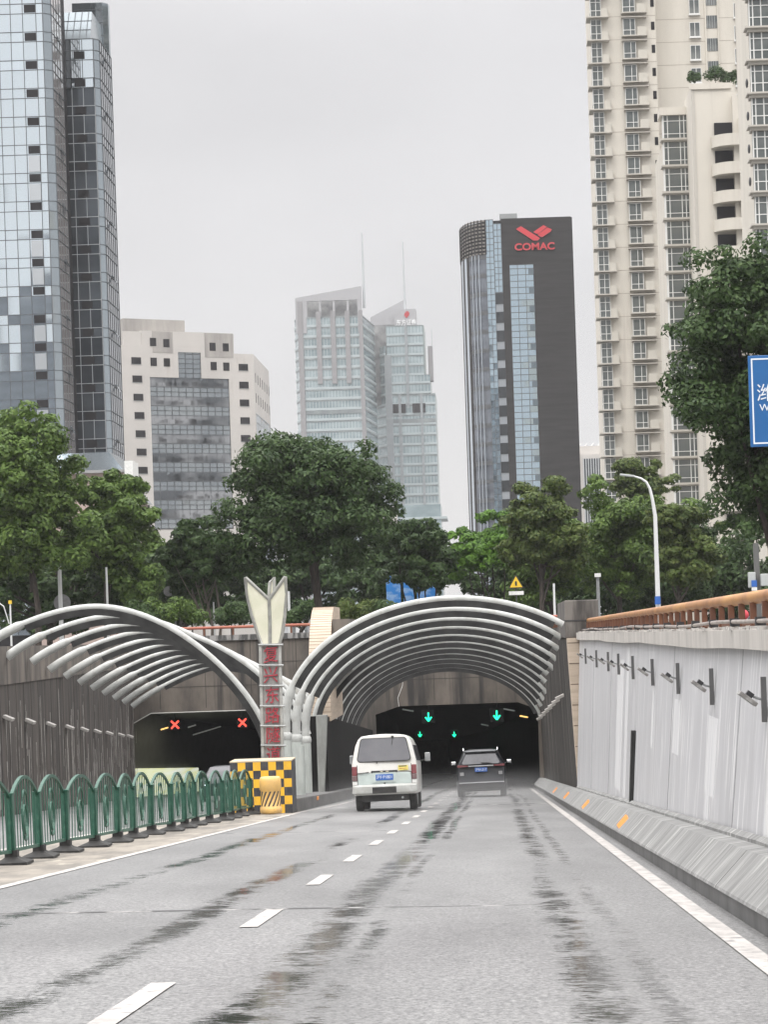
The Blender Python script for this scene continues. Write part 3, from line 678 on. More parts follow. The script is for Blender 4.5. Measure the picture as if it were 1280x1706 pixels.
# ================================================================= GREEN MEDIAN FENCE
GRN = mat('green_fence_paint', (.014, .066, .044), .45, col2=(.025, .10, .066), scale=(2, 2, 2), nscale=3, detail=5, col3=(.10, .16, .12), n3=6, lo3=.6, hi3=.75)
t = thing('median_fence', 'green metal road divider fence with arched scroll panels on rubber feet', 'fence', (-6.8, 50, rz(-6.8, 50)))
LP = 2.33; s0 = LP-.13
def panel():
    q = MB(); L = s0
    def topz(y): return .93 + .30*math.sin(PI*y/L)**.75
    q.box(-.02, .02, 0, L, .17, .215)
    q.box(-.02, .02, 0, .055, .17, .95); q.box(-.02, .02, L-.055, L, .17, .95)
    yy = np.linspace(0.02, L-.02, 22)
    q.loft([[(-.024, y, topz(y)-.045), (.024, y, topz(y)-.045), (.024, y, topz(y)), (-.024, y, topz(y))] for y in yy])
    for k in range(1, 10):
        y = L*k/10
        q.box(-.007, .007, y-.008, y+.008, .2, topz(y)-.03)
    for ry, rz_, cz in ((.27, .37, .66), (.15, .22, .60)):
        pts = [(0, L/2+ry*math.cos(a), cz+rz_*math.sin(a)) for a in np.linspace(0, 2*PI, 25)]
        q.loft([[(-.012, p[1], p[2]), (.012, p[1], p[2]), (.012, L/2+(p[1]-L/2)*.90, cz+(p[2]-cz)*.94), (-.012, L/2+(p[1]-L/2)*.90, cz+(p[2]-cz)*.94)] for p in pts], cap=False)
    return q.data('panel', GRN)
pme = panel()
qp = MB(); qp.box(-.055, .055, -.065, .065, .1, .97); qp.box(-.065, .065, -.075, .075, .97, .99); pome = qp.data('post', GRN)
qf = MB(); qf.loft([[(-s, -s, z), (s, -s, z), (s, s, z), (-s, s, z)] for s, z in ((.25, .0), (.25, .04), (.12, .085), (.085, .11), (.085, .2))]); fme = qf.data('rubber_foot', BLACKR)
for k in range(17):
    y = 30.9 + LP*k; x = -6.80 + (.05*math.sin(k*1.7)); yaw = math.atan2(.05*math.sin(k*1.7) - .05*math.sin((k+1)*1.7), LP)
    if y > 66: break
    o = bpy.data.objects.new('post', pome); COL.objects.link(o); o.location = (x, y, rz(x, y)+.005); o.rotation_euler = (random.uniform(-.012, .012), random.uniform(-.02, .02), 0); attach(o, t)
    f = bpy.data.objects.new('rubber_foot', fme); COL.objects.link(f); f.parent = o
    if y + LP < 66.5:
        p = bpy.data.objects.new('panel', pme); COL.objects.link(p); p.location = (x, y+.07, rz(x, y)); p.rotation_euler = (-math.atan(RS)+random.uniform(-.008, .008), random.uniform(-.02, .02), yaw); attach(p, t)

# ================================================================= VEHICLES
def section(y, half, zs):                           # half widths at heights, mirrored into a closed ring
    right = [(w, z) for w, z in zip(half, zs)]
    return [(w, y, z) for w, z in right] + [(-w, y, z) for w, z in right[::-1]]
def add_wheel(parent, x, y, r, w):
    q = MB(); q.loft([[(x+dx, y+rr*math.cos(a), r+rr*math.sin(a)) for a in np.linspace(0, 2*PI, 24, endpoint=False)] for dx, rr in ((-w/2, r*.9), (-w/2+.03, r), (w/2-.03, r), (w/2, r*.9))])
    ty = q.build('wheel', BLACKR, parent, True)
    s = 1 if x > 0 else -1; q = MB(); xa = x+s*(w/2-.02); q.cyl((min(xa, xa+s*.03), y, r), r*.62, .03, 16, 'x'); q.build('rim', GREYM, ty)
VANW = mat('van_white_paint', (.70, .69, .65), .3, col2=(.60, .60, .57), scale=(1, 1, 1), nscale=1.6, detail=6, lo=.45, hi=.8, coat=.4)
VANG = mat('van_pale_green_paint', (.53, .60, .57), .3, col2=(.44, .50, .48), nscale=3, detail=6, coat=.4)
GLS = mat('tinted_glass', (.05, .05, .055), .08, spec=.8, col2=(.08, .08, .088), nscale=1.2)
GLSV = mat('dusty_tinted_glass', (.13, .13, .14), .25, spec=.6, col2=(.10, .10, .11), nscale=1.2)
TAIL = mat('tail_lamp_red', (.20, .05, .055), .25, coat=.6); TAILD = mat('tail_lamp_smoke', (.16, .10, .10), .25, coat=.6)
CHR = mat('chrome', (.75, .76, .77), .18, 1.0)
root = thing('van', 'white minivan with pale green lower tailgate driving in the left lane', 'van')
# body: rings from the tail to the nose
zsv = [.42, .50, .80, 1.22, 1.70, 1.86, 1.94, 1.97, 1.985]
hb = [.80, .835, .845, .84, .735, .66, .57, .35, .0]
def vr(y, k=1.0, dz=0, tap=0):
    hh = [w*k for w in hb[:-1]] + [.05]
    return hh, [z+dz*(z-.4) for z in zsv]
rings = []
for y, k, dz in ((.0, .955, -.010), (.02, .985, -.004), (.08, 1, 0), (1.6, 1, 0), (3.3, 1, 0), (3.9, .99, -.02)):
    hh, zz = vr(y, k, dz); ring = section(0, hh, zz)
    # tailgate leans forward above the belt
    rings.append([(p[0], y + (max(0, p[2]-1.2)*.22 if y < 3 else -max(0, p[2]-1.2)*.3 * (1 if y > 3.5 else 0)), p[2]) for p in ring])
hh, zz = vr(0, .96, 0); zz = [min(z, 1.25+.0*i) if z > 1.2 else z for i, z in enumerate(zz)]
nose = section(4.55, [.76, .80, .81, .78, .74, .70, .66, .4, .05], [.42, .5, .8, 1.10, 1.17, 1.19, 1.20, 1.21, 1.215]); rings.append(nose)
rings.append(section(4.75, [.68, .72, .73, .70, .66, .62, .55, .35, .05], [.42, .5, .75, .92, .97, .99, 1.0, 1.01, 1.015]))
MB().loft(rings).build('body', VANW, root, True, angle=38)
def tg(x, z, off=-.012): return (x, max(0, z-1.2)*.22+off, z)
# rear window
def rrect(xb, xt, z0, z1, r=.07, n=5):
    pts = []
    for (cx_, cz, a0) in ((xb-r, z0+r, -PI/2), (xt-r, z1-r, 0), (-xt+r, z1-r, PI/2), (-xb+r, z0+r, PI)):
        for k in range(n): a = a0 + PI/2*k/(n-1); pts.append((cx_+r*math.cos(a), cz+r*math.sin(a)))
    return pts
seal = rrect(.70, .61, 1.27, 1.89, .09); glass = rrect(.68, .59, 1.29, 1.87, .08)
gate = MB().loft([[tg(x, z, -.006) for x, z in seal], [tg(x, z, .03) for x, z in seal]]).build('rear_window', BLACKR, root)
MB().loft([[tg(x, z, -.016) for x, z in glass], [tg(x, z, -.004) for x, z in glass]]).build('pane', GLSV, gate)
lowr = rrect(.69, .69, .62, .985, .06)
MB().loft([[(x, -.02, z) for x, z in lowr], [(x, .05, z) for x, z in lowr]]).build('lower_tailgate', VANG, root, bevel=.01)
MB().box(-.69, .69, -.012, .03, .985, .997).build('seam', BLACKR, root)
for s in (-1, 1): MB().box(s*.701-.006, s*.701+.006, -.012, .03, .60, 1.2).build('seam', BLACKR, root)
MB().box(-.69, .69, -.012, .03, .598, .612).build('seam', BLACKR, root)
for s in (-1, 1):
    MB().box(s*.77-.065, s*.77+.065, -.03, .12, .93, 1.17).build('tail_light', TAIL, root, bevel=.012)
    MB().box(s*.77-.065, s*.77+.065, -.03, .12, .79, .925).build('tail_light', TAILD, root, bevel=.012)
    MB().box(s*.765-.06, s*.765+.06, -.012, .12, .70, .785).build('bumper_corner_lamp', WHITEP, root)
MB().box(-.34, .34, -.045, .0, 1.0, 1.045).build('plate_lamp_bar', DARKM, root, bevel=.01)
for s in (-.07, .08): MB().box(s-.035, s+.035, -.052, -.03, 1.005, 1.03).build('plate_lamp', mat('plate_lamp_lens', (.6, .55, .4), .3), root)
MB().box(-.30, .30, -.035, -.018, .74, .995).build('plate_surround', VANG, root)
pl_ = MB().box(-.225, .225, -.05, -.034, .795, .945).build('number_plate', BLUEP, root)
WL = mat('plate_white', (.75, .78, .8), .5)
o = text_mesh('plate_text', '沪F·P1801', WL, .115, Matrix.Translation((0, -.053, .868)) @ FACE_CAM, root, .002, sxy=(.86, 1)); o.parent = pl_; o.matrix_parent_inverse = Matrix.Identity(4)
bp = [(-.86, .10), (-.84, -.02), (-.7, -.10), (0, -.13), (.7, -.10), (.84, -.02), (.86, .10)]
q = MB(); q.loft([[(x, y, .47), (x*.98, y-.015, .53), (x*.98, y-.01, .64), (x*.96, y+.06, .69), (x*.96, y+.1, .47)] for x, y in bp]); bu = q.build('bumper', mat('bumper_grey', (.5, .51, .49), .5, col2=(.38, .38, .36), nscale=4), root, True, angle=30)
MB().box(-.32, .30, -.155, -.10, .46, .62).build('bumper_step_pad', BLACKR, bu)
st = MB().box(.36, .62, -.016, .0, 1.03, 1.16).build('sticker', mat('yellow_sticker', (.72, .62, .16), .6), root)
MB().box(.38, .58, -.019, -.015, 1.125, 1.15).build('sticker_text', BLACKR, st); MB().box(.39, .58, -.019, -.015, 1.075, 1.085).build('sticker_text', REDP, st); MB().box(.50, .60, -.019, -.015, 1.045, 1.052).build('sticker_text', BLACKR, st)
wpr = MB().box(.21, .27, .12, .17, 1.86, 1.93).build('wiper', BLACKR, root); MB().loft([[(.24, .125, 1.88), (.255, .125, 1.88), (.255, .14, 1.88), (.24, .14, 1.88)], [(.205, .07, 1.68), (.212, .07, 1.68), (.212, .08, 1.68), (.205, .08, 1.68)]]).build('wiper_blade', BLACKR, wpr)
MB().box(-.20, -.17, -.02, .0, 1.23, 1.27).build('washer_jet', BLACKR, root)
MB().box(-.02, .02, -.03, -.015, .70, .73).build('tailgate_latch', BLACKR, root)
MB().tube([(-.69, -.03, .985), (-.5, -.05, 1.0), (-.40, -.05, 1.01)], .012, 6).build('pull_cord', BLACKR, root)
for s in (-1, 1):
    for (ya, yb) in ((.35, 1.5), (1.6, 2.5), (2.6, 3.35)):
        MB().loft([[(s*.855, ya+.05, 1.27), (s*.855, yb-.02, 1.27), (s*.76, yb-.05, 1.68), (s*.76, ya+.1, 1.68)], [(s*.80, ya+.05, 1.27), (s*.80, yb-.02, 1.27), (s*.70, yb-.05, 1.68), (s*.70, ya+.1, 1.68)]]).build('side_window', GLS, root)
    m_ = MB().tube([(s*.82, 3.55, 1.25), (s*.98, 3.55, 1.3)], .015, 6).build('mirror', DARKM, root); MB().cbox((s*1.03, 3.56, 1.36), .15, .07, .24).build('mirror_head', GREYM, m_, bevel=.02)
    for y in (.85, 3.75): add_wheel(root, s*.70, y, .315, .2)
MB().box(-.6, .6, .05, 4.4, .25, .43).build('underbody', BLACKR, root)
MB().cyl((.45, -.05, .33), .03, .25, 10, 'y').build('exhaust_pipe', GREYM, root)
TILT = -math.atan(RS)
root.location = (-3.14, 67, rz(-3.14, 67)+.01); root.rotation_euler = (TILT, -.0105, 0); root.scale = (1.08, 1.08, 1.08)

SUVP = mat('dark_blue_black_paint', (.010, .012, .018), .3, coat=.15, spec=.35, col2=(.02, .021, .026), nscale=1.2)
root = thing('suv', 'dark blue sport utility car driving into the right tunnel in the right lane', 'car')
def srings():
    rr = []
    def ring(y, yr, wb, wt, zt, zb_=.30, zbelt=1.12):
        half = [wb*.9, wb*.97, wb, wb*.985, wt*1.02, wt*.93, wt*.6, .05]; zs = [zb_, zb_+.12, .78, zbelt, zt-.14, zt-.04, zt-.005, zt]
        return [(w, y + max(0, z-zbelt)*yr, z) for w, z in zip(half, zs)] + [(-w, y + max(0, z-zbelt)*yr, z) for w, z in list(zip(half, zs))[::-1]]
    rr.append(ring(.0, .62, .86, .60, 1.62)); rr.append(ring(.06, .60, .91, .63, 1.66)); rr.append(ring(.3, .55, .925, .66, 1.70)); rr.append(ring(1.2, 0, .925, .68, 1.725)); rr.append(ring(2.4, 0, .925, .67, 1.71))
    rr.append(ring(3.4, -1.2, .925, .60, 1.60)); rr.append(ring(3.6, 0, .92, .80, 1.17, zbelt=1.05)); rr.append(ring(4.45, 0, .88, .76, 1.02, zbelt=.92)); rr.append(ring(4.6, 0, .80, .66, .86, zbelt=.78))
    return rr
MB().loft(srings()).build('body', SUVP, root, True, angle=34)
def sg(x, z, off): return (x, .02+max(0, z-1.12)*.62+off, z)
wq = rrect(.70, .56, 1.18, 1.58, .06)
MB().loft([[sg(x, z, -.03) for x, z in wq], [sg(x, z, .02) for x, z in wq]]).build('rear_window', GLS, root)
MB().box(-.60, .60, .20, .42, 1.615, 1.66).build('spoiler', mat('spoiler_grey', (.16, .17, .18), .3, coat=.5), root, bevel=.015)
for s in (-1, 1):
    rl = MB().tube([(s*.63, .42, 1.66), (s*.64, .5, 1.75), (s*.65, .8, 1.77), (s*.65, 2.2, 1.76), (s*.64, 2.4, 1.70)], .022, 8).build('roof_rail', CHR, root, True)
    MB().loft([[(s*.88, -.03, 1.08), (s*.88, -.03, 1.17), (s*.48, -.045, 1.14), (s*.48, -.045, 1.10)], [(s*.88, .1, 1.08), (s*.88, .1, 1.17), (s*.48, .1, 1.14), (s*.48, .1, 1.10)]]).build('tail_light', TAIL, root)
    m_ = MB().tube([(s*.88, 3.1, 1.16), (s*1.0, 3.1, 1.2)], .02, 6).build('mirror', DARKM, root); MB().cbox((s*1.07, 3.1, 1.24), .2, .1, .13).build('mirror_head', CHR, m_, bevel=.03)
    for y in (.85, 3.65): add_wheel(root, s*.80, y, .36, .23)
    MB().box(s*.72-.07, s*.72+.07, -.025, .02, .78, .9).build('reflector', mat('dull_reflector', (.3, .3, .3), .3), root)
MB().box(-.47, .47, -.045, .0, 1.10, 1.135).build('chrome_strip', CHR, root)
MB().box(-.84, .84, -.05, .03, .50, .535).build('bumper_strip', CHR, root)
MB().box(-.86, .86, -.04, .05, .28, .50).build('lower_bumper', mat('bumper_black', (.012, .012, .013), .7), root, bevel=.02)
pl_ = MB().box(-.23, .23, -.04, -.01, .90, 1.05).build('number_plate', BLUEP, root)
o = text_mesh('plate_text', '沪B·L517', WL, .12, Matrix.Translation((0, -.043, .973)) @ FACE_CAM, root, .002, sxy=(.92, 1)); o.parent = pl_; o.matrix_parent_inverse = Matrix.Identity(4)
w_ = MB().loft([[(.30, .0, 1.20), (.42, .0, 1.22), (.42, .02, 1.22), (.30, .02, 1.20)], [(.0, .02, 1.215), (.0, .02, 1.235), (.0, .04, 1.235), (.0, .04, 1.215)]]).build('rear_wiper', BLACKR, root)
MB().box(-.7, .7, .05, 4.3, .2, .32).build('underbody', BLACKR, root)
root.location = (-.60, 92, rz(-.6, 92)+.01); root.rotation_euler = (TILT, -.014, 0); root.scale = (1.03, 1.03, 1.06)

# oncoming car seen in pieces behind the fence
root = thing('car', 'dark car coming out of the left tunnel behind the fence with a glinting headlight', 'car')
rr = []
for y, wb, wt, zt, zbelt in ((0, .78, .6, .72, .6), (.12, .86, .7, .82, .7), (1.0, .9, .78, .95, .82), (1.15, .9, .80, 1.0, .88), (1.9, .9, .58, 1.42, .9), (3.2, .9, .58, 1.44, .92), (3.9, .88, .75, 1.05, .9), (4.4, .82, .66, .9, .75)):
    half = [wb*.92, wb, wb, wt, wt*.7, .05]; zs = [.22, .35, zbelt, zt-.06, zt-.01, zt]
    rr.append([(w, y, z) for w, z in zip(half, zs)] + [(-w, y, z) for w, z in list(zip(half, zs))[::-1]])
MB().loft(rr).build('body', SUVP, root, True, angle=34)
MB().loft([[(-.70, 1.16, .98), (.70, 1.16, .98), (.55, 1.80, 1.38), (-.55, 1.80, 1.38)], [(-.70, 1.3, .98), (.70, 1.3, .98), (.55, 1.95, 1.38), (-.55, 1.95, 1.38)]]).build('windscreen', GLS, root)
HL = mat('headlight_on', (.85, .93, 1), .3, emit=3)
for s in (-1, 1):
    MB().box(s*.62-.10, s*.62+.10, -.02+.04, .14, .58, .68).build('headlight', HL, root, bevel=.02)
    for y in (.8, 3.5): add_wheel(root, s*.78, y, .32, .2)
MB().box(-.4, .4, -.01, .1, .38, .62).build('grille', BLACKR, root)
root.location = (-11.0, 96, rz(-9, 96)); root.rotation_euler = (TILT, 0, R(4))

# ================================================================= RIDER BEHIND THE RIGHT WALL
def skinned(name, verts, edges, radii, m, parent=None, rootv=0, sub=2):
    me = bpy.data.meshes.new(name); me.from_pydata(verts, edges, []); me.materials.append(m)
    o = bpy.data.objects.new(name, me); COL.objects.link(o)
    sk = o.modifiers.new('skin', 'SKIN'); sk.use_smooth_shade = True
    for i, v in enumerate(me.skin_vertices[0].data): v.radius = radii[i] if isinstance(radii[i], tuple) else (radii[i], radii[i]); v.use_root = (i == rootv)
    s = o.modifiers.new('sub', 'SUBSURF'); s.levels = sub; s.render_levels = sub
    if parent: attach(o, parent)
    return o
bx, by = W(1257, 1028, 93).x, 93.0; gz = GZ+.02
V = [(0, 0, .80), (0, -.02, 1.02), (0, .0, 1.22), (0, .02, 1.36), (0, .04, 1.47), (0, .05, 1.58),
     (.19, .0, 1.30), (.24, .18, 1.08), (.22, .42, 1.02), (-.19, .0, 1.30), (-.24, .18, 1.08), (-.22, .42, 1.02),
     (.11, .05, .78), (.16, .42, .76), (.15, .40, .34), (.15, .50, .30), (-.11, .05, .78), (-.16, .42, .76), (-.15, .40, .34), (-.15, .50, .30)]
E_ = [(0, 1), (1, 2), (2, 3), (3, 4), (4, 5), (3, 6), (6, 7), (7, 8), (3, 9), (9, 10), (10, 11), (0, 12), (12, 13), (13, 14), (14, 15), (0, 16), (16, 17), (17, 18), (18, 19)]
Rr_ = [(.16, .12), (.14, .11), (.16, .12), (.12, .09), .055, .085, .07, .055, .04, .07, .055, .04, .10, .075, .05, .045, .10, .075, .05, .045]
sc = .92
pe = skinned('person', [(bx+v[0]*sc, by+v[1]*sc, gz+v[2]*sc) for v in V], E_, [tuple(x*sc for x in r) if isinstance(r, tuple) else r*sc for r in Rr_], mat('grey_jacket', (.14, .14, .16), .8))
tag(pe, 'person in a white helmet riding a scooter behind the orange handrail', 'person')
MB().ball((bx, by+.05, gz+1.60*sc), .135, .15, .14, 16, 10).build('helmet', WHITEP, pe, True)
t = thing('scooter', 'electric scooter with a red windshield cape under the helmeted rider', 'scooter', (bx, by+.1, gz))
for y in (-.45, .75): w_ = MB().cyl((bx-.05, by+y, gz+.24), .24, .1, 20, 'x').build('wheel', BLACKR, t, True); MB().cyl((bx-.055, by+y, gz+.24), .13, .11, 12, 'x').build('rim', GREYM, w_)
MB().loft([[(bx-.14, by+y, gz+z0), (bx+.14, by+y, gz+z0), (bx+.12, by+y, gz+z1), (bx-.12, by+y, gz+z1)] for y, z0, z1 in ((-.7, .45, .62), (-.3, .3, .70), (.1, .28, .66), (.2, .24, .34), (.5, .24, .32), (.58, .3, .5))]).build('body', mat('scooter_blue', (.06, .12, .2), .4), t, True)
MB().tube([(bx, by+.72, gz+.3), (bx, by+.55, gz+.95)], .03, 8).build('steering_column', DARKM, t); MB().tube([(bx-.3, by+.48, gz+.98), (bx, by+.55, gz+.97), (bx+.3, by+.48, gz+.98)], .018, 8).build('handlebar', DARKM, t)
rx = W(1235, 1030, 93).x
MB().ball((bx-.35, by+.45, gz+1.30), .20, .12, .20, 12, 8).build('rain_cape', mat('pinkred_cloth', (.60, .07, .09), .7), t, True)

# ================================================================= STREET FURNITURE
LAMPW = mat('lamp_post_white', (.66, .67, .66), .4, .1)
def pole(name, label, cat, px, ytop, Y, r, m=None, zb_=GZ, grp=None):
    tp = W(px, ytop, Y); t = thing(name, label, cat, (tp.x, Y, zb_), grp)
    MB().tube([(tp.x, Y, zb_), (tp.x, Y, tp.z)], [r, r*.75], 12).build('pole', m or LAMPW, t, True); return t, tp
tp = W(1092, 860, 130); bp_ = Vector((tp.x, 130, GZ)); t = thing('street_lamp', 'tall white street lamp with curved arm before the right hand trees', 'street lamp', bp_)
arm = [W(x, y, 130) for x, y in ((1087, 830), (1083, 814), (1077, 803), (1068, 797), (1056, 793.5))]; arm = [Vector((p.x, 130, p.z)) for p in arm]
MB().tube([bp_, Vector((tp.x, 130, tp.z))]+arm, [.15, .105]+[.085, .075, .065, .055, .045], 12).build('pole', LAMPW, t, True)
MB(Matrix.Translation(arm[-1]) @ Matrix.Rotation(R(8), 4, 'Y')).box(-.75, .05, -.13, .13, -.05, .06).build('lamp_head', mat('lamp_head_grey', (.42, .44, .44), .4), t, bevel=.03)
p = W(1096, 1000, 129.8); MB().box(p.x-.15, p.x+.15, 129.75, 129.8, p.z-.22, p.z+.22).build('blue_plate', BLUEP, t)
t, tp = pole('signal_pole', 'plain white pole right of the canopy crest', 'pole', 923, 972, 128, .075)
t, tp = pole('camera_pole', 'thin grey pole with small camera behind the pillar block', 'pole', 996, 960, 118, .10, GREYM); MB().cbox((tp.x, 117.9, tp.z+.05), .3, .3, .18).build('camera', WHITEP, t)
t, tp = pole('street_lamp', 'white pole with round disc sign in front of the large left trees', 'street lamp', 98, 915, 130, .13)
p = W(104, 1004, 130.3); MB().cyl((p.x, 130.2, p.z), .46, .05, 28, 'y').build('disc_sign', mat('sign_back_grey', (.27, .27, .27), .6, col2=(.2, .2, .2), nscale=5), t)
t, tp = pole('street_lamp', 'slim white pole above the left canopy crest', 'street lamp', 177, 945, 130, .075)
t, tp = pole('bollard_light', 'short post with yellow top at the far left above the canopy', 'post', 17, 1006, 110, .05); MB().cyl((tp.x, 110, tp.z), .08, .16, 10).build('yellow_top', mat('yellow_lens', (.8, .55, .05), .4), t)
MB().tube([(tp.x-.08, 110, tp.z-.9), (tp.x-.3, 110, tp.z-.1), (tp.x-.5, 110, tp.z+.05)], .025, 6).build('side_arm', LAMPW, t)
t, tp = pole('traffic_sign_post', 'white post with grey sign backs between the left hand trees', 'sign', 290, 965, 140, .05, GREYM)
for (x_, y_, w_) in ((291, 973, .35), (281, 985, .3)):
    p = W(x_, y_, 139.9); MB().cyl((p.x, 139.85, p.z), w_, .05, 20, 'y').build('sign_plate', MATS['sign_back_grey'], t)
t, tp = pole('flag_pole', 'narrow white banner pole left of the grey sign backs', 'pole', 238, 975, 138, .06)
t, tp = pole('bare_post', 'white post just left of the dark trunks near the petal sign', 'pole', 356, 1003, 138, .06)
t, tp = pole('street_lamp', 'white lamp post seen between petal sign and tiled fin', 'street lamp', 481, 985, 150, .10)
# warning sign
p = W(860, 972, 129); t = thing('warning_sign', 'yellow triangle warning sign with white plate under the right trees', 'sign', (p.x, 129, GZ))
tri = lambda s, y: [(p.x-s, y, p.z-s*.6), (p.x+s, y, p.z-s*.6), (p.x, y, p.z+s*1.13)]
MB().cyl((p.x, 129.05, GZ), .04, p.z-GZ, 8).build('pole', DARKM, t)
MB().loft([tri(.44, 129), tri(.44, 129.03)]).build('triangle_border', BLACKR, t); MB().loft([tri(.34, 128.985), tri(.34, 129.0)]).build('triangle_face', mat('warning_yellow', (.75, .5, .03), .4), t)
MB().box(p.x-.05, p.x+.05, 128.97, 128.984, p.z-.12, p.z+.12).build('pictogram', BLACKR, t)
pw = W(860, 988, 129).z; MB().box(p.x-.4, p.x+.4, 128.98, 129.01, pw-.10, pw+.10).build('text_plate', WHITEP, t)
# blue road sign at the right edge
YG = 46.0; tl_, bl_ = W(1246.5, 593, YG), W(1251, 745, YG)
x0, z1, z0 = (tl_.x+bl_.x)/2, tl_.z, bl_.z; x1 = x0+2.6
t = thing('street_name_sign', 'large blue street name sign with white border at right edge', 'sign', (x1-.3, YG+.2, GZ))
SB = mat('sign_blue', (.012, .105, .30), .4, col2=(.016, .12, .33), nscale=2)
MB().box(x0, x1, YG, YG+.04, z0, z1).build('panel', SB, t, bevel=.01)
b_ = .055; w_ = .028; q = MB()
for a in ((x0+b_, x1-b_, z0+b_, z0+b_+w_), (x0+b_, x1-b_, z1-b_-w_, z1-b_), (x0+b_, x0+b_+w_, z0+b_+w_, z1-b_-w_), (x1-b_-w_, x1-b_, z0+b_+w_, z1-b_-w_)): q.box(a[0], a[1], YG-.006, YG+.002, a[2], a[3])
SW = mat('sign_white', (.72, .76, .80), .5); q.build('border', SW, t)
p = W(1263, 657, YG); text_mesh('text', '潍坊路', SW, .36, Matrix.Translation((x0+.14, YG-.008, p.z)) @ FACE_CAM, t, .003, 'LEFT')
p = W(1263, 680, YG); text_mesh('text', 'Weifang Rd', SW, .19, Matrix.Translation((x0+.19, YG-.008, p.z)) @ FACE_CAM, t, .003, 'LEFT')
MB().tube([(x1-.3, YG+.2, GZ), (x1-.3, YG+.2, z1+.1)], .11, 12).build('pole', GREYM, t, True)
for z in (z0+.4, z1-.4): MB().box(x0+.3, x1-.2, YG+.04, YG+.12, z-.03, z+.03).build('bracket', GREYM, t)
# utility pole with boxes
p = W(1262, 905, 75); t = thing('utility_pole', 'dark pole with pale equipment boxes above the right handrail', 'pole', (p.x, 75, GZ))
MB().tube([(p.x, 75, GZ), (p.x-.05, 75, p.z)], .09, 10).build('pole', mat('pole_dark', (.12, .12, .115), .7), t, True)
for px, py, w_, h_ in ((1253, 966, .22, .48), (1275, 966, .28, .38)):
    p = W(px, py, 74.8); MB().cbox((p.x, 74.8, p.z), w_, .25, h_).build('equipment_box', mat('box_grey', (.42, .44, .43), .5), t, bevel=.02)
p = W(1257, 972, 74.6); MB().cbox((p.x, 74.6, p.z), .17, .02, .2).build('blue_plate', BLUEP, t); MB().cbox((p.x, 74.6, p.z-.17), .17, .02, .1).build('white_plate', WHITEP, t)
# blue hoarding seen through the trunks
p = W(686, 972, 147); t = thing('hoarding', 'bright blue hoarding panels seen through trunks behind the right canopy', 'hoarding', (p.x, 147, GZ))
for px0, px1, py0 in ((643, 668, 958), (672, 690, 965), (694, 728, 957)):
    a, b = W(px0, py0, 147), W(px1, 996, 147); MB().box(a.x, b.x, 147, 147.1, GZ, a.z).build('panel', mat('hoarding_blue', (.03, .22, .62), .5, col2=(.25, .42, .7), scale=(1, 1, 2), nscale=1.3, lo=.45, hi=.6), t)

# ================================================================= BUILDINGS
class Fac:
    """a vertical facade from P0 (left) to P1 (right); local coordinates u along, d inwards, z up"""
    def __init__(s, x0, y0, x1, y1):
        s.P = Vector((x0, y0, 0)); v = Vector((x1-x0, y1-y0, 0)); s.L = v.length; s.U = v.normalized(); s.D = Vector((-s.U.y, s.U.x, 0))
        s.M = Matrix(((s.U.x, s.D.x, 0, x0), (s.U.y, s.D.y, 0, y0), (0, 0, 1, 0), (0, 0, 0, 1)))
    def uz(s, px, py):
        a, b = ray(px, py); d = Vector((a, 1, 0)); n = s.D
        k = s.P.dot(n) / d.dot(n); q = d*k; return (q - s.P).dot(s.U), b*k
    def mb(s): return MB(s.M)
def repeat(parent, name, me, mats, sub=None):
    """the same mesh placed at many spots: up to 100 parts, the rest in one part"""
    for i, M in enumerate(mats[:100]):
        o = bpy.data.objects.new(name, me); COL.objects.link(o); o.matrix_world = M; o.parent = parent; o.matrix_parent_inverse = Matrix.Translation(-parent.location)
        o.matrix_basis = M
        for nm, m2 in (sub or []):
            c = bpy.data.objects.new(nm, m2); COL.objects.link(c); c.parent = o
    if len(mats) > 100:
        for nm, m_ in [(name, me)] + list(sub or []):
            q = MB()
            for M in mats[100:]:
                off = len(q.v); q.v += [M @ v.co for v in m_.vertices]; q.f += [[off+k for k in p.vertices] for p in m_.polygons]
            o = q.build(name, m_.materials[0], parent) if nm == name else q.build(nm, m_.materials[0], parent)
            o['kind'] = 'stuff'
def L_at(f, u, z, d=0): return f.M @ Matrix.Translation((u, d, z))
def glass_wall(f, parent, us, zs, gm, mm, mw=.10, jit=.012, skip=None, d0=0.0, name='glazing', hname='mullion_grid', md=.06):
    q = f.mb()
    for a, b in zip(us, us[1:]):
        for c, d in zip(zs, zs[1:]):
            if skip and skip(a, b, c, d): continue
            j = [d0 + random.uniform(-jit, jit)*.5 for _ in range(3)]; j.append(j[0]+j[2]-j[1])
            q.face([(a, j[0], c), (b, j[1], c), (b, j[2], d), (a, j[3], d)])
    q.build(name, gm, parent)
    q = f.mb()
    for u in us: q.box(u-mw/2, u+mw/2, d0-md, d0+.05, zs[0], zs[-1])
    for z in zs: q.box(us[0], us[-1], d0-md-.012, d0+.04, z-mw/2, z+mw/2)
    q.build(hname, mm, parent)
def mirror(name, col, rough=.06, metal=.9, col2=None):
    return mat(name, col, rough, metal, col2=col2, scale=(.05, .05, .12), nscale=1.5, detail=3, lo=.42, hi=.58)
MULL = mat('mullion_dark', (.10, .11, .12), .5, .4)
MULW = mat('mullion_pale', (.45, .47, .48), .5, .3)
OPENW = mat('open_window_dark', (.022, .021, .023), .8, spec=.15)
BZ = GZ
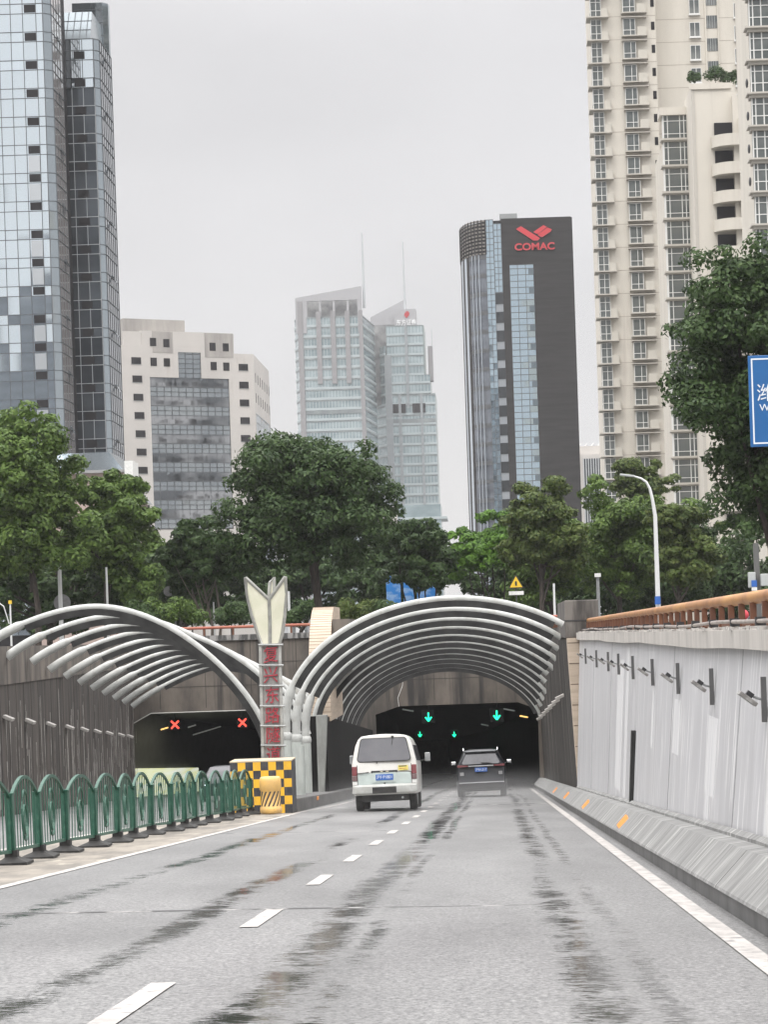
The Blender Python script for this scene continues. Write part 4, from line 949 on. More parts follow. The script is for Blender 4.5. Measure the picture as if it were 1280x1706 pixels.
# ---- glass tower, left
t = thing('glass_tower', 'tall blue grey mirror glass tower with angular corners at the left edge', 'tower', (-52, 284, BZ))
MG = mirror('mirror_glass_pale', (.84, .93, .98), .04, .95); MG2 = mirror('mirror_glass_dark', (.045, .055, .065), .05, .6, (.09, .105, .12)); MG3 = mirror('mirror_glass_mid', (.38, .43, .46), .06)
zt = 96
fa = Fac(-66, 280, -50.1, 280); fb = Fac(-50.1, 280, -49.2, 280.6); fc = Fac(-49.2, 280.6, -49.15, 287)
u0, z0w = fa.uz(50, 64)
FH = 3.29; zr = z0w - .3
def floors(lo, hi, ref, fh, parts):
    zs = []; k = math.floor((lo-ref)/fh)
    while True:
        b = ref + k*fh
        if b > hi: break
        for p_ in parts:
            if lo <= b+p_ <= hi: zs.append(b+p_)
        k += 1
    return zs
zs = floors(0, zt, zr-.15, FH, (0, 1.15)); us = [u0-.8-1.42*i for i in range(9, -1, -1)] + [u0+.75, fa.L]
glass_wall(fa, t, us, zs, MG, MULL, .07, .022)
glass_wall(fb, t, [0, fb.L], zs, MG3, MULL, .07); glass_wall(fc, t, list(np.linspace(0, fc.L, 5)), zs, mat('pinkish_mirror', (.62, .58, .56), .12, .7), MULL, .06)
q = fa.mb(); q.box(-1.4/2-.05, 1.4/2-.05+.05, -.05, .0, 0, .9)
wme = MB().box(-.65, .65, -.03, .10, .05, .95).data('opening_window', OPENW)
repeat(t, 'opening_window', wme, [L_at(fa, u0+.05, z, -.06) for z in floors(2, zt, zr-.15, FH, (.08,))])
pme_ = MB().box(-.66, .66, -.16, -.08, .1, 1.95).data('reflective_panel', mat('bright_panel', (.62, .65, .67), .15, .6))
repeat(t, 'reflective_panel', pme_, [L_at(fa, u0+.05, z, .02) for i, z in enumerate(floors(2, 60, zr-.15, FH, (1.18,))) if i % 3 != 2 or i < 5][:16])
hme = MB().loft([[(-.5, 0, 1.0), (.5, 0, 1.0), (.5, -.55, 0), (-.5, -.55, 0)], [(-.5, .05, 1.0), (.5, .05, 1.0), (.5, -.5, 0), (-.5, -.5, 0)]]).data('hinged_window', MG3)
repeat(t, 'hinged_window', hme, [L_at(fc, fc.L*.6, z, 0) for z in floors(2, zt, zr+.5, FH*2, (0,))])
MB().loft([[(-66, 280.1, z), (-50.12, 280.1, z), (-49.3, 280.7, z), (-49.25, 287, z), (-49.25, 289.9, z), (-66, 289.9, z)] for z in (BZ, zt)]).build('core', OPENW, t)
t2 = t
fd = Fac(-48.2, 289, -45.9, 290); fd = Fac(-50.0, 290, -45.9, 290); fe = Fac(-45.9, 290, -45.25, 290.8); ff = Fac(-45.25, 290.8, -45.3, 300)
_, ztop = fd.uz(130, 66); _, ztop2 = fd.uz(130, 10); _, zw = fd.uz(132, 98)
zs = floors(0, ztop, zw-.2, 3.35, (0, 1.15)) + [ztop]
_, zsplit = fd.uz(130, 128)  # below the split, darker glass colour paints in a dark tower's reflection
glass_wall(fd, t, list(np.linspace(0, fd.L, 4)), [z for z in zs if z <= zsplit+1], MG2, MULW, .07, .03); glass_wall(fd, t, list(np.linspace(0, fd.L, 4)), [z for z in zs if z > zsplit-2.6], MG, MULL, .08)
glass_wall(fe, t, [0, fe.L], zs, MG3, MULL, .07); glass_wall(ff, t, list(np.linspace(0, ff.L, 7)), zs, mirror('mirror_glass_side', (.42, .44, .46), .1), MULL, .07)
repeat(t, 'opening_window', wme, [L_at(fd, fd.L*.58, z, -.06) for z in floors(2, ztop-2, zw-.2, 3.35, (.08,))])
repeat(t, 'hinged_window', hme, [L_at(ff, ff.L*.5, z, 0) for z in floors(2, ztop, zr+.5, 3.35*2, (0,))])
q = MB(); q.loft([[(-50, 290.1, z), (-45.95, 290.1, z), (-45.35, 290.85, z), (-45.4, 300, z), (-50, 300, z)] for z in (BZ, ztop)]); q.build('core', OPENW, t)
q = MB(); q.loft([[(-50, 290.0, ztop), (-46.2, 290.0, ztop), (-46.2, 300, ztop), (-50, 300, ztop)], [(-50, 293, ztop2), (-46.4, 293, ztop2), (-46.4, 300, ztop2), (-50, 300, ztop2)]]); q.build('sloped_crown', mirror('crown_glass', (.30, .34, .36), .15, .6), t)
q = MB()
for u in (-49.2, -48.4, -47.6, -46.8): q.loft([[(u, 289.97, ztop), (u+.1, 289.97, ztop), (u+.1, 290.05, ztop), (u, 290.05, ztop)], [(u, 292.95, ztop2), (u+.1, 292.95, ztop2), (u+.1, 293.05, ztop2), (u, 293.05, ztop2)]])
for k in (.33, .66): q.box(-50, -46.25, 289.95+3*k, 290.1+3*k, ztop+(ztop2-ztop)*k-.05, ztop+(ztop2-ztop)*k+.05)
q.build('crown_bars', MULL, t)
_, zbk = fd.uz(165, -12)
q = MB(); q.loft([[(-50, 300.2, z), (-46.2, 300.2, z), (-45.6, 300.9, z), (-45.6, 302, z), (-50, 302, z)] for z in (BZ, zbk+1.5)]); q.build('rear_block', MG3, t)
q = MB()
for z in np.arange(2, zbk+1, 1.65): q.box(-50, -46.2, 300.12, 300.2, z, z+.09)
q.build('rear_bars', MULL, t)
# podium with blue slanted roof
t = thing('podium_building', 'low pinkish block with slanted glass roof at the foot of the glass tower', 'building', (-44, 262, BZ))
PINK = mat('pinkish_stone', (.42, .33, .29), .8, col2=(.36, .28, .25), nscale=.8); f1 = Fac(-48, 262, -38.3, 262)
ua, za = f1.uz(165, 790); ub, zb1 = f1.uz(232, 840); uu, z2 = f1.uz(150, 748)
xa_, xb_ = f1.M @ Vector((f1.uz(140, 790)[0], 0, 0)), f1.M @ Vector((f1.uz(205, 790)[0], 0, 0))
MB().box(-50, xb_.x, 262, 275, BZ, f1.uz(190, 785)[1]).build('wall', PINK, t)
q = MB(); e = f1.uz(190, 783)[1]; tp_ = f1.uz(150, 748)[1]
q.loft([[(-50, 261.3, e), (xb_.x+.1, 261.3, e), (xb_.x+.1, 275, e), (-50, 275, e)], [(-50, 267, tp_), (xb_.x-2.2, 267, tp_), (xb_.x-2.2, 275, tp_), (-50, 275, tp_)]]); q.build('glass_roof', mirror('roof_glass', (.40, .45, .48), .15, .8), t)
MB().box(-50, xb_.x+.15, 261.2, 275.1, e-.3, e-.001).build('cornice', mat('cornice_grey', (.3, .3, .3), .6), t)
a = W(207, 768, 258); b = W(216, 815, 258); MB().box(a.x, a.x+.9, 258, 262, BZ, a.z).build('white_shaft', WHITEP, t)
q = MB(); e2 = f1.uz(232, 833)[1]; x9 = (f1.M @ Vector((f1.uz(233, 833)[0], 0, 0))).x
MB().box(xb_.x, x9-.6, 262.02, 272, BZ, e2).build('side_wing', PINK, t); MB().loft([[(xb_.x, 261.5, e2), (x9, 261.5, e2), (x9, 272, e2), (xb_.x, 272, e2)], [(xb_.x, 264, e2+2.1), (x9-1.6, 264, e2+2.1), (x9-1.6, 272, e2+2.1), (xb_.x, 272, e2+2.1)]]).build('wing_roof', mirror('roof_glass', (.4, .45, .48)), t)
wp = MB().box(-.45, .45, -.04, .1, 0, 1.2).data('window', OPENW); repeat(t, 'window', wp, [L_at(f1, f1.uz(195, 820)[0], f1.uz(195, 822)[1]), L_at(f1, f1.uz(222, 850)[0], f1.uz(222, 858)[1])])

# ---- beige office
t = thing('office_building', 'beige stone office building with large gridded glass centre and square windows', 'building', (-55, 445, BZ))
BEI = mat('beige_facade', (.51, .485, .455), .85, col2=(.45, .43, .405), nscale=.15, detail=6, col3=(.40, .37, .34), scale3=(.5, .5, .06), n3=1, lo3=.58, hi3=.75)
GSTO = mat('stained_grey_facade', (.27, .255, .24), .85, col2=(.37, .35, .325), scale=(.5, .5, .06), nscale=1.3, detail=6)
F1 = Fac(-66.6, 438, -43.2, 451); F2 = Fac(-43.2, 451, -43.0, 480)
def zt_(f, px, py): return f.uz(px, py)[1]
UA, UB = F1.uz(236, 560)[0], F1.uz(389, 560)[0]; zc_ = zt_(F1, 300, 553); zr_ = zt_(F1, 410, 590); zl_ = zt_(F1, 215, 575)
q = F1.mb(); U_ = F1.L
gx0, gx1, gz1 = F1.uz(252, 700)[0], F1.uz(384, 700)[0], zt_(F1, 320, 630); hx0, hx1, hz1 = F1.uz(297, 600)[0], F1.uz(335, 600)[0], zt_(F1, 316, 566)
q.box(0, U_, 1.5, 24, BZ, min(zl_, zr_)); q.box(0, gx0, 0, 1.5, BZ, zl_); q.box(gx1, U_, 0, 1.5, BZ, zr_)
q.box(gx0, hx0, 0, 1.5, gz1, zl_); q.box(hx1, gx1, 0, 1.5, gz1, zr_); q.box(hx0, hx1, 0, 1.5, hz1, zl_)
q.box(UA, UB, .02, 14, min(zl_, zr_)-.0, zc_)
q.box(gx0, gx1, 0, 1.5, BZ, zt_(F1, 320, 882)); q.build('wall', BEI, t)
F2.mb().box(0, F2.L, 0, 1, BZ, zr_-.02).build('side_wall', BEI, t)
q = F1.mb(); q.box(F1.uz(254, 570)[0], F1.uz(288, 570)[0], -.05, .2, zt_(F1, 270, 588), zc_-.05); q.build('grey_cladding', GSTO, t); q = F1.mb(); q.box(F1.uz(341, 570)[0], F1.uz(388, 570)[0], -.05, .2, zt_(F1, 365, 596), zc_-.05); q.build('grey_cladding', GSTO, t)
pa, pb = F1.uz(215, 540)[0], F1.uz(318, 540)[0]; q = F1.mb(); q.box(pa, pb, 3, 16, zl_-.5, zt_(F1, 270, 529)); q.build('penthouse', GSTO, t)
OG = mirror('office_glass', (.26, .29, .31), .08, .75, (.34, .37, .38)); OG2 = mirror('office_vision_glass', (.10, .11, .12), .1, .6, (.33, .34, .35))
nrow = 8; H_ = (gz1 - zt_(F1, 320, 880))/nrow; zs = []
for k in range(nrow+1):
    zs += [gz1-k*H_, gz1-k*H_-H_*.5, gz1-k*H_-H_*.75]
zs = sorted(z for z in zs if z > zt_(F1, 320, 882)); us = list(np.linspace(gx0, gx1, 12))
glass_wall(F1, t, us, zs, OG, mat('office_bars', (.06, .065, .07), .5), .11, .05, d0=.3)
for k in range(nrow):
    z = gz1-k*H_; q = F1.mb()
    q.box(gx0+.1, gx1-.1, .26, .29, z-H_*.49, z-H_*.03)
    for i in range(26):
        a = gx0+.15+(gx1-gx0-1.5)*random.random(); q.box(a, a+random.uniform(.5, 1.6), .2, .262, z-H_*random.uniform(.4, .48), z-H_*random.uniform(.1, .3))
    q.build('vision_band', OG2, t)
nt_ = F1.mb(); glass_wall(F1, t, list(np.linspace(hx0, hx1, 4)), list(np.linspace(gz1, hz1, 9)), OG, mat('office_bars', (.06, .065, .07)), .1, .05, d0=.3, name='upper_glazing', hname='upper_grid')
wme = MB().box(-.95, .95, -.03, .3, -.62, .62).data('window', OPENW); fme_ = MB().box(-1.02, 1.02, -.08, .0, -.72, -.63).data('sill', GREYM)
spots = []
for k in range(10): spots.append(L_at(F1, F1.uz(227+k*.8, 601)[0], zt_(F1, 227, 601+30.4*k)))
for k in range(6): spots.append(L_at(F1, F1.uz(405.5, 612)[0], zt_(F1, 405.5, 612+29.6*k)))
repeat(t, 'window', wme, spots, [('sill', fme_)])
w2 = MB().box(-.6, .6, -.08, .3, -.75, .75).data('window', OPENW)
repeat(t, 'window', w2, [L_at(F1, F1.uz(px, py)[0], F1.uz(px, py)[1]) for px, py in ((255, 570), (277, 572), (256, 603), (278, 604), (354, 578), (376, 579), (356, 610), (377, 611))])
w3 = MB().box(-.35, .35, -.03, .3, -.9, .9).data('window', OPENW)
repeat(t, 'window', w3, [L_at(F2, 2.5+4.2*i, z) for i in range(7) for z in (zr_-4.2, zr_-8)])
glass_wall(F2, t, list(np.linspace(1.5, F2.L-1, 10)), list(np.linspace(10, zr_-11, 22)), MG3, MULW, .1, .05, d0=-.02, name='side_glazing', hname='side_grid')
q = F1.mb(); q.box(F1.uz(205, 560)[0], F1.uz(236, 560)[0], .1, .4, zl_, zt_(F1, 220, 552)); q.build('parapet', BEI, t)

# ---- twin pale glass towers far away
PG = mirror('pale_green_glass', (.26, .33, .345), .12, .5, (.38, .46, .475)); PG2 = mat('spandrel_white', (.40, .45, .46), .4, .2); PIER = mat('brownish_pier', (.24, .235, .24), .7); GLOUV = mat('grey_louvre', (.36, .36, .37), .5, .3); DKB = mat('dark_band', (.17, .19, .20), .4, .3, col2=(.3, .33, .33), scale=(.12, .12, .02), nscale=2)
t = thing('glass_office_tower', 'pale green tower with slanted grey crown, left one of the hazy pair', 'tower', (-55, 905, BZ))
A1 = Fac(W(503, 700, 900).x, 900, W(609, 700, 900).x, 900); A2 = Fac(A1.P.x+A1.L, 900, W(627, 700, 925).x, 930); A0 = Fac(A1.P.x-2.0, 908, A1.P.x, 900)
xL_ = A1.P.x; xR_ = xL_+A1.L; zshelf = zt_(A1, 550, 528)
def slab(P, z0, z1, m, nm, p): q = MB(); q.loft([[(x, y, z) for x, y in P] for z in (z0, z1)]); return q.build(nm, m, p)
slab([(xL_+.2, 900.2), (xR_-.2, 900.2), (A2.P.x+A2.U.x*A2.L-.2, 930), (xL_-1.6, 930), (xL_-1.6, 908)], BZ, zshelf, mat('tower_core', (.28, .33, .32), .3, .3), 'core', t)
for f, n in ((A1, 'front'), (A2, 'side'), (A0, 'corner')):
    q, qg, qd = f.mb(), f.mb(), f.mb(); fh = 3.9; z = 0; k = 0
    while z < zshelf-2:
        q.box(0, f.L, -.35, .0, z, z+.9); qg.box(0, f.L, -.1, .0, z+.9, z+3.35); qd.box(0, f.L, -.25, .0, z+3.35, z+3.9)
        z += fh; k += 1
    q.build('spandrel', PG2, t); qg.build('glazing', PG, t); qd.build('dark_floor_band', DKB, t)  # darker band between the glazing and the next spandrel
q = A1.mb()
for u in np.arange(.8, A1.L, 1.2): q.box(u-.06, u+.06, -.2, .0, 0, zshelf)
q.build('mullion_grid', MULW, t)
q = A1.mb(); zl0 = zt_(A1, 550, 640)
for px in (533, 557, 581): u = A1.uz(px, 600)[0]; q.box(u-.9, u+.9, -1.0, 0, zl0, zshelf+2)
q.box(A1.L-1.2, A1.L+.2, -1.0, .0, BZ, zshelf+2); q.box(-.3, 1.6, -.8, 0, BZ, zshelf+6); q.build('pier', PIER, t)
q = A1.mb(); q.box(0, A1.L, -.5, 0, zt_(A1, 550, 690), zt_(A1, 550, 684)); q.build('plant_band', DKB, t)
zc0, zc1 = zt_(A1, 500, 497), zt_(A1, 606, 477)
q = A1.mb(); q.loft([[(-1.0, d, zshelf+6), (A1.L, d, zshelf+6), (A1.L, d, zc1), (-1.0, d, zc0)] for d in (-.5, 1.2)]); q.loft([[(-1.0, d, zshelf-6), (3.0, d, zshelf-6), (3.0, d, zshelf+6.1), (-1.0, d, zshelf+6.1)] for d in (-.48, 1.2)]); q.box(A1.L-1.6, A1.L, -.45, 1.2, zshelf-6, zshelf+6); q.build('crown', GLOUV, t)
q = A1.mb(); q.box(2.5, A1.L-1.5, 5, 26, zshelf-.1, zshelf+6.5); q.build('roof_plant', mat('plant_dark', (.14, .14, .145), .6, col2=(.3, .3, .3), nscale=.3), t)
q = A1.mb()
for i in range(4): u = 3+5.2*i; q.box(u-.4, u+.4, -.4, .6, zshelf, zshelf+6.1)
q.build('roof_column', GLOUV, t)
p0, p1 = W(606, 478, 902), W(602.5, 388, 902); MB().tube([(p0.x, 902, p0.z-8), (p0.x, 902, p1.z)], [.55, .28], 8).build('antenna', MULW, t)

t = thing('glass_office_tower', 'pale green stepped tower with white rooftop characters, right one of the hazy pair', 'tower', (-35, 935, BZ))
Y2 = 930; B1 = Fac(W(645, 700, Y2).x, Y2, W(727, 700, Y2).x, Y2); B0 = Fac(W(619, 700, Y2+14).x, Y2+14, B1.P.x, Y2)
zs1, zs2, zs3 = zt_(B1, 670, 543), zt_(B1, 700, 625), zt_(B1, 720, 655)
def clad(f, u0, u1, z0, z1, d, nm=''):
    q, qg, qd = f.mb(), f.mb(), f.mb(); z = z0
    while z < z1-1.5:
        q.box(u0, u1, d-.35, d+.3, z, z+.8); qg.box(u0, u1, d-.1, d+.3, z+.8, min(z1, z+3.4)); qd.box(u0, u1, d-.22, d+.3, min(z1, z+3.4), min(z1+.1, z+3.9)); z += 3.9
    q.build('spandrel', PG2, t); qg.build('glazing', PG, t); qd.build('dark_floor_band', DKB, t)  # darker strip closing the top of each storey
    q = f.mb()
    for u in np.arange(u0+.6, u1, 1.3): q.box(u-.06, u+.06, d-.16, d+.1, z0, z1)
    q.build('mullion_grid', MULW, t)
ue = B1.L; uc = B1.uz(690, 600)[0]; ul = B1.uz(654, 600)[0]
q = B1.mb(); q.box(0, ue, .3, 26, BZ, zs3); q.box(0, ue-1.8, .31, 26, zs3-.1, zs2); q.box(.8, B1.uz(708, 600)[0], .32, 24, zs2-.1, zs1); q.build('core', MATS['tower_core'], t)
clad(B1, 0, ue, 0, zs3, 0); clad(B1, 0, ue-1.8, zs3, zs2, .05); clad(B1, .8, B1.uz(706, 600)[0], zs2, zs1, .1); clad(B0, 0, B0.L, 0, zt_(B0, 630, 580), 0)
q = B1.mb()
for px in (669, 705): u = B1.uz(px, 750)[0]; q.box(u-.5, u+.5, -.8, .2, BZ, zs3)
u = B1.uz(678, 600)[0]; q.box(u-.5, u+.5, -.9, .2, zt_(B1, 680, 680), zs1); q.box(-.2, 2.4, -.7, .2, BZ, zs2+8); q.build('pier', mat('pier_grey', (.26, .28, .29), .6), t)
q = B1.mb(); u = B1.uz(682, 680)[0]; q.box(u-6.3, u-1.3, -.75, -.1, zt_(B1, 682, 688), zt_(B1, 682, 673)); q.box(u+1.3, u+6.3, -.75, -.1, zt_(B1, 682, 688), zt_(B1, 682, 673)); q.build('sky_terrace', OPENW, t)
q = B1.mb(); q.box(0, ue, -.4, 0, zt_(B1, 690, 704), zt_(B1, 690, 698)); q.build('plant_band', DKB, t)
ub0, ub1 = B1.uz(657, 530)[0], B1.uz(693, 530)[0]; zr0, zr1 = zt_(B1, 675, 543), zt_(B1, 675, 515)
q = B1.mb(); q.box(ub0, ub1, .5, 14, zr0-.2, zr1); q.build('roof_block', GLOUV, t)
q = B1.mb(); q.loft([[(B1.uz(614, 540)[0], d, zr0-8), (B1.uz(674, 540)[0], d, zr0-8), (B1.uz(674, 490)[0], d, zt_(B1, 674, 490)), (B1.uz(614, 521)[0], d, zt_(B1, 614, 521))] for d in (14.2, 17)]); q.build('slanted_screen', GLOUV, t)
q = B1.mb(); q.box(B1.uz(616, 540)[0], ub0, 4, 14, zr0-30, zt_(B1, 640, 535)-1.0); q.build('roof_plant', MATS['plant_dark'], t)
p = W(677, 539, Y2-.4); text_mesh('roof_text', '东方证券', mat('white_sign', (.85, .86, .86), .5), 2.5, Matrix.Translation((p.x, Y2-.2, p.z+.2)) @ FACE_CAM, t, .1, sxy=(.78, 1))
p = W(679, 524, Y2); q = MB()
for k in range(4): q.loft([[(p.x-1.3+k*.45, Y2+y_, p.z-1.5+abs(k-1.5)*.6), (p.x-.9+k*.45, Y2+y_, p.z-1.5+abs(k-1.5)*.6), (p.x-.5+k*.45, Y2+y_, p.z+1.5-abs(k-1.5)*.5), (p.x-1.0+k*.45, Y2+y_, p.z+1.5-abs(k-1.5)*.5)] for y_ in (.3, .5)])
q.build('roof_emblem', REDP, t)
p0 = W(674, 492, Y2+8); p1 = W(671, 403, Y2+8); MB().tube([(p0.x, Y2+8, p0.z-14), (p0.x, Y2+8, p1.z)], [.5, .25], 8).build('antenna', MULW, t)
a, b = W(713, 578, Y2+5), W(720, 625, Y2+5); MB().box(a.x, a.x+1.8, Y2+3, Y2+9, zs2-2, a.z).build('side_fin', PIER, t); p1 = W(717, 550, Y2+5); MB().cyl((p1.x+.5, Y2+5, a.z), .12, p1.z-a.z, 6).build('side_mast', MULW, t)
t = thing('low_building', 'low beige building at the foot of the hazy stepped tower', 'building', (-30, 700, BZ))
a, b = W(618, 845, 700), W(745, 862, 700); c_ = W(662, 850, 700)
MB().box(a.x, c_.x, 700, 720, BZ, a.z).build('beige_wall', BEI, t); MB().box(c_.x, W(735, 860, 700).x, 701, 720, BZ, a.z+.3).build('glass_wall', PG, t); MB().box(c_.x, W(745, 860, 700).x, 700.5, 720, b.z-.3, b.z+.4).build('canopy_slab', PG2, t)

# ---- dark slab tower with red emblem and lettering
t = thing('dark_office_tower', 'dark grey tower with glass strips and red COMAC lettering under an emblem', 'tower', (8, 505, BZ))
C1 = Fac(4.6, 500, 19.1, 500); top_ = zt_(C1, 890, 363); DST = mat('dark_granite', (.036, .034, .034), .7, spec=.15, col2=(.024, .023, .023), scale=(.15, .15, 1.6), nscale=1.1, detail=4)
arc = [(4.6 - 8.6*math.sin(a), 500 + 12*(1-math.cos(a))) for a in np.linspace(0, PI/2, 12)]
slab([(4.7, 500.3), (19.05, 500.3), (19.3, 524), (-3.7, 524)] + [(x+.1, y+.3) for x, y in arc[::-1]], BZ, top_-.3, OPENW, 'core', t)
us_ = [C1.uz(px, 610)[0] for px in (842.5, 854.5, 894.5)]; zg = zt_(C1, 870, 441)
q = C1.mb(); q.box(us_[0], us_[1]-0, 0, .6, BZ, top_); q.box(us_[1], us_[2], 0, .6, zg, top_); q.box(us_[2], C1.L, 0, .6, BZ, top_); q.build('stone_front', DST, t)
MB().box(19.1, 19.4, 500.1, 524, BZ, top_-.1).build('stone_side', DST, t)
CG = mirror('sky_blue_glass', (.46, .57, .64), .05, .9); fh = 3.9
us = list(np.linspace(us_[1], us_[2], 4)); zs = list(np.arange(BZ, zg, 1.3)) + [zg]
glass_wall(C1, t, us, zs, CG, MULL, .12, .02, d0=.12)
wm_ = MB().box(-.55, .55, -.02, .1, -.55, .55).data('opening_window', mat('opening_dark_blue', (.10, .13, .15), .3))
repeat(t, 'opening_window', wm_, [L_at(C1, (us[-1]+us[-2])/2+.3, zs[k]+.65) for k in range(3, len(zs)-1) if k % 3 == len(zs) % 3])
ug = [C1.uz(px, 610)[0] for px in (816, 829.5, 842.5)]
# flat bay left of the stone: a glass strip and dark windows between spandrels; x<4.6 lies on the curve, start of it nearly flat
D1 = Fac(C1.P.x+ug[0]-.0, 500.35, C1.P.x+ug[2], 499.98)
glass_wall(D1, t, list(np.linspace(0, ug[1]-ug[0], 3)), list(np.arange(BZ, top_, 1.3)), CG, MULL, .1, .02, d0=.05, name='strip_glazing', hname='strip_grid')
q = D1.mb(); zt0 = zt_(C1, 836, 488)
u1, u2 = ug[1]-ug[0]+.05, ug[2]-ug[0]
q.box(u1, u2, .02, .6, BZ, zt0-40*fh if zt0-40*fh > BZ else BZ+.1); z = zt0
GSP = mat('spandrel_grey', (.26, .28, .30), .5, .2); wdk = MB().box(-(u2-u1)/2, (u2-u1)/2, .0, .3, -1.15, 1.15).data('dark_window', mirror('dark_bay_glass', (.05, .055, .06), .1, .5))
sp = []
while z > BZ+2: sp.append(L_at(D1, (u1+u2)/2, z-1.2)); z -= fh
repeat(t, 'dark_window', wdk, sp)
q = D1.mb(); q.box(u1, u2, .1, .6, BZ, zt0+.1); q.build('spandrel', GSP, t)
glass_wall(D1, t, list(np.linspace(u1, u2, 3)), list(np.arange(zt0+.1, top_, 1.3)), CG, MULL, .1, .02, d0=.05, name='upper_strip_glazing', hname='upper_strip_grid')
# curved corner
zl0, zl1 = zt_(C1, 800, 424), top_-.4
arcP = [Vector((x, y, 0)) for x, y in [(C1.P.x+ug[0]*1.0 - (C1.P.x+ug[0]+4.2)*math.sin(a), 500.35 + 13*(1-math.cos(a))) for a in np.linspace(0, PI/2, 12)]]
cols = ['gd', 'gd', 'gd', 'gd', 'gd', 'dk', 'lb', 'dk', 'lb', 'dk', 'dk']
DG = mirror('dark_curved_glass', (.11, .12, .14), .1, .6, (.2, .22, .25)); STR = mat('pale_steel_strip', (.50, .55, .60), .3, .6)
qd, qs, qk, qf = MB(), MB(), MB(), MB()
for i, (a, b) in enumerate(zip(arcP, arcP[1:])):
    c = {'gd': qd, 'lb': qs, 'dk': qk}[cols[i]]
    c.loft([[(a.x, a.y, z), (b.x, b.y, z), (b.x, b.y+.4, z), (a.x, a.y+.4, z)] for z in (BZ, zl0)])
qd.build('curved_glazing', DG, t); qs.build('steel_strip', STR, t); qk.build('curved_stone', DST, t); 
for z in np.arange(BZ+1, zl0, fh):
    qf = MB(); qf.loft([[(a.x, a.y-.06, z), (a.x, a.y-.06, z+.9), (a.x, a.y+.1, z+.9), (a.x, a.y+.1, z)] for a in arcP[:6]]); qf.build('curved_spandrel', mat('sp_dark', (.10, .105, .11), .4, .3), t)
q = MB()
for z in np.arange(zl0, zl1, .75):
    for a, b in zip(arcP, arcP[1:]): q.loft([[(a.x, a.y-.3, z+h_), (b.x, b.y-.3, z+h_), (b.x, b.y+.1, z+h_), (a.x, a.y+.1, z+h_)] for h_ in (0, .32)])
q.build('louvre', mat('louvre_bronze', (.20, .185, .165), .5, .4), t)
q = MB()
for a in arcP: q.box(a.x-.12, a.x+.12, a.y-.4, a.y+.1, zl0, zl1+.3)
q.build('louvre_post', DST, t)
q = MB()
for a in arcP[2:5]: q.box(a.x-.07, a.x+.07, a.y-.25, a.y+.1, BZ, zl0)
q.build('vertical_fin', STR, t)
a = W(842, 359, 506); MB().box(a.x-1.2, a.x+2.5, 506, 510, top_-.5, a.z+.3).build('roof_cabin', GREYM, t)
RS_ = mat('bright_red_sign', (.50, .04, .05), .4); q = MB()
def ep(x, y): p = W(840+x/10.667, 360+y/10.667, 499.7); return (p.x, 499.7, p.z)
for pts in ([(215, 235), (300, 185), (640, 395), (600, 435), (520, 435)], [(525, 285), (700, 165), (760, 195), (610, 320), (560, 310)], [(600, 335), (770, 205), (850, 240), (830, 275), (680, 375), (650, 370)]):
    P = [ep(*p) for p in pts]; q.loft([P, [(p[0], 499.98, p[2]) for p in P]])
q.build('emblem', RS_, t)
p = ep(545, 550); text_mesh('lettering', 'COMAC', RS_, 2.2, Matrix.Translation(p) @ FACE_CAM, t, .12, sxy=(1.04, .92), off=.05)
for n_, g in ((0, None),):
    pass
# ---- far low building right of dark tower
t = thing('distant_building', 'far low beige building with ribbed grey front right of the dark tower', 'building', (30, 600, BZ))
a, b = W(964, 758, 600), W(1010, 735, 600)
MB().box(a.x-3, b.x+3, 600, 615, BZ, W(985, 757, 600).z).build('wall', BEI, t); MB().box(a.x-3, W(1000, 745, 600).x+3, 604, 615, BZ, W(985, 741, 600).z).build('upper_storey', BEI, t)
q = MB()
for i in range(9): xx = W(972, 780, 600).x+i*.62; q.box(xx, xx+.25, 599.7, 600, BZ, W(985, 764, 600).z)
q.build('fin', MULW, t); MB().box(W(972, 780, 600).x, W(1004, 780, 600).x, 599.9, 600, BZ, W(985, 764, 600).z).build('glazing', MG2, t)
q = MB()
for i in range(6): q.tube([(a.x+i*1.6, 606, W(985, 741, 600).z-.2), (a.x+1+i*1.6, 606, W(985, 735, 600).z)], .1, 5)
q.build('roof_frame', WHITEP, t)
t = thing('distant_building', 'far pale building top left behind the big round central tree', 'building', (-95, 700, BZ))
a, b = W(430, 735, 900), W(475, 729, 900); MB().box(a.x, b.x, 900, 920, BZ, b.z).build('wall', mat('far_grey', (.5, .51, .52), .8, col2=(.35, .36, .37), scale=(.2, .2, .5), nscale=1), t)

# ---- apartment towers on the right
CRM = mat('cream_render', (.60, .565, .50), .85, col2=(.53, .50, .44), scale=(.2, .2, .04), nscale=1.5, detail=6, col3=(.46, .42, .375), scale3=(.6, .6, .03), n3=1.4, lo3=.56, hi3=.75)
WFR = mat('white_window_frame', (.66, .66, .64), .5); WG = mirror('flat_glass', (.10, .115, .115), .12, .4, (.22, .23, .22)); SLB = mat('slab_edge', (.46, .435, .39), .8); ACG = mat('railing_cream', (.48, .455, .40), .7)
t = thing('apartment_tower', 'tall cream apartment tower with stacked slab balconies and grid windows', 'tower', (20, 305, BZ))
G1 = Fac(W(1006, 600, 300).x-.1, 300, W(1107, 600, 300).x+.3, 300); FHA = 2.88; zA = 96
G1w = G1.L
q = G1.mb(); q.box(0.9, G1w, 0, 16, BZ, zA); q.box(-.0, .95, 1.4, 16, BZ, zA); q.build('wall', CRM, t)
q = G1.mb()
zref = zt_(G1, 1060, 527)
for z in floors(2, zA, zref, FHA, (0,)): q.box(1.0, G1w+.01, -.012, .02, z-.03, z+.03)
q.build('floor_joints', mat('joint_brown', (.33, .29, .25), .8), t)
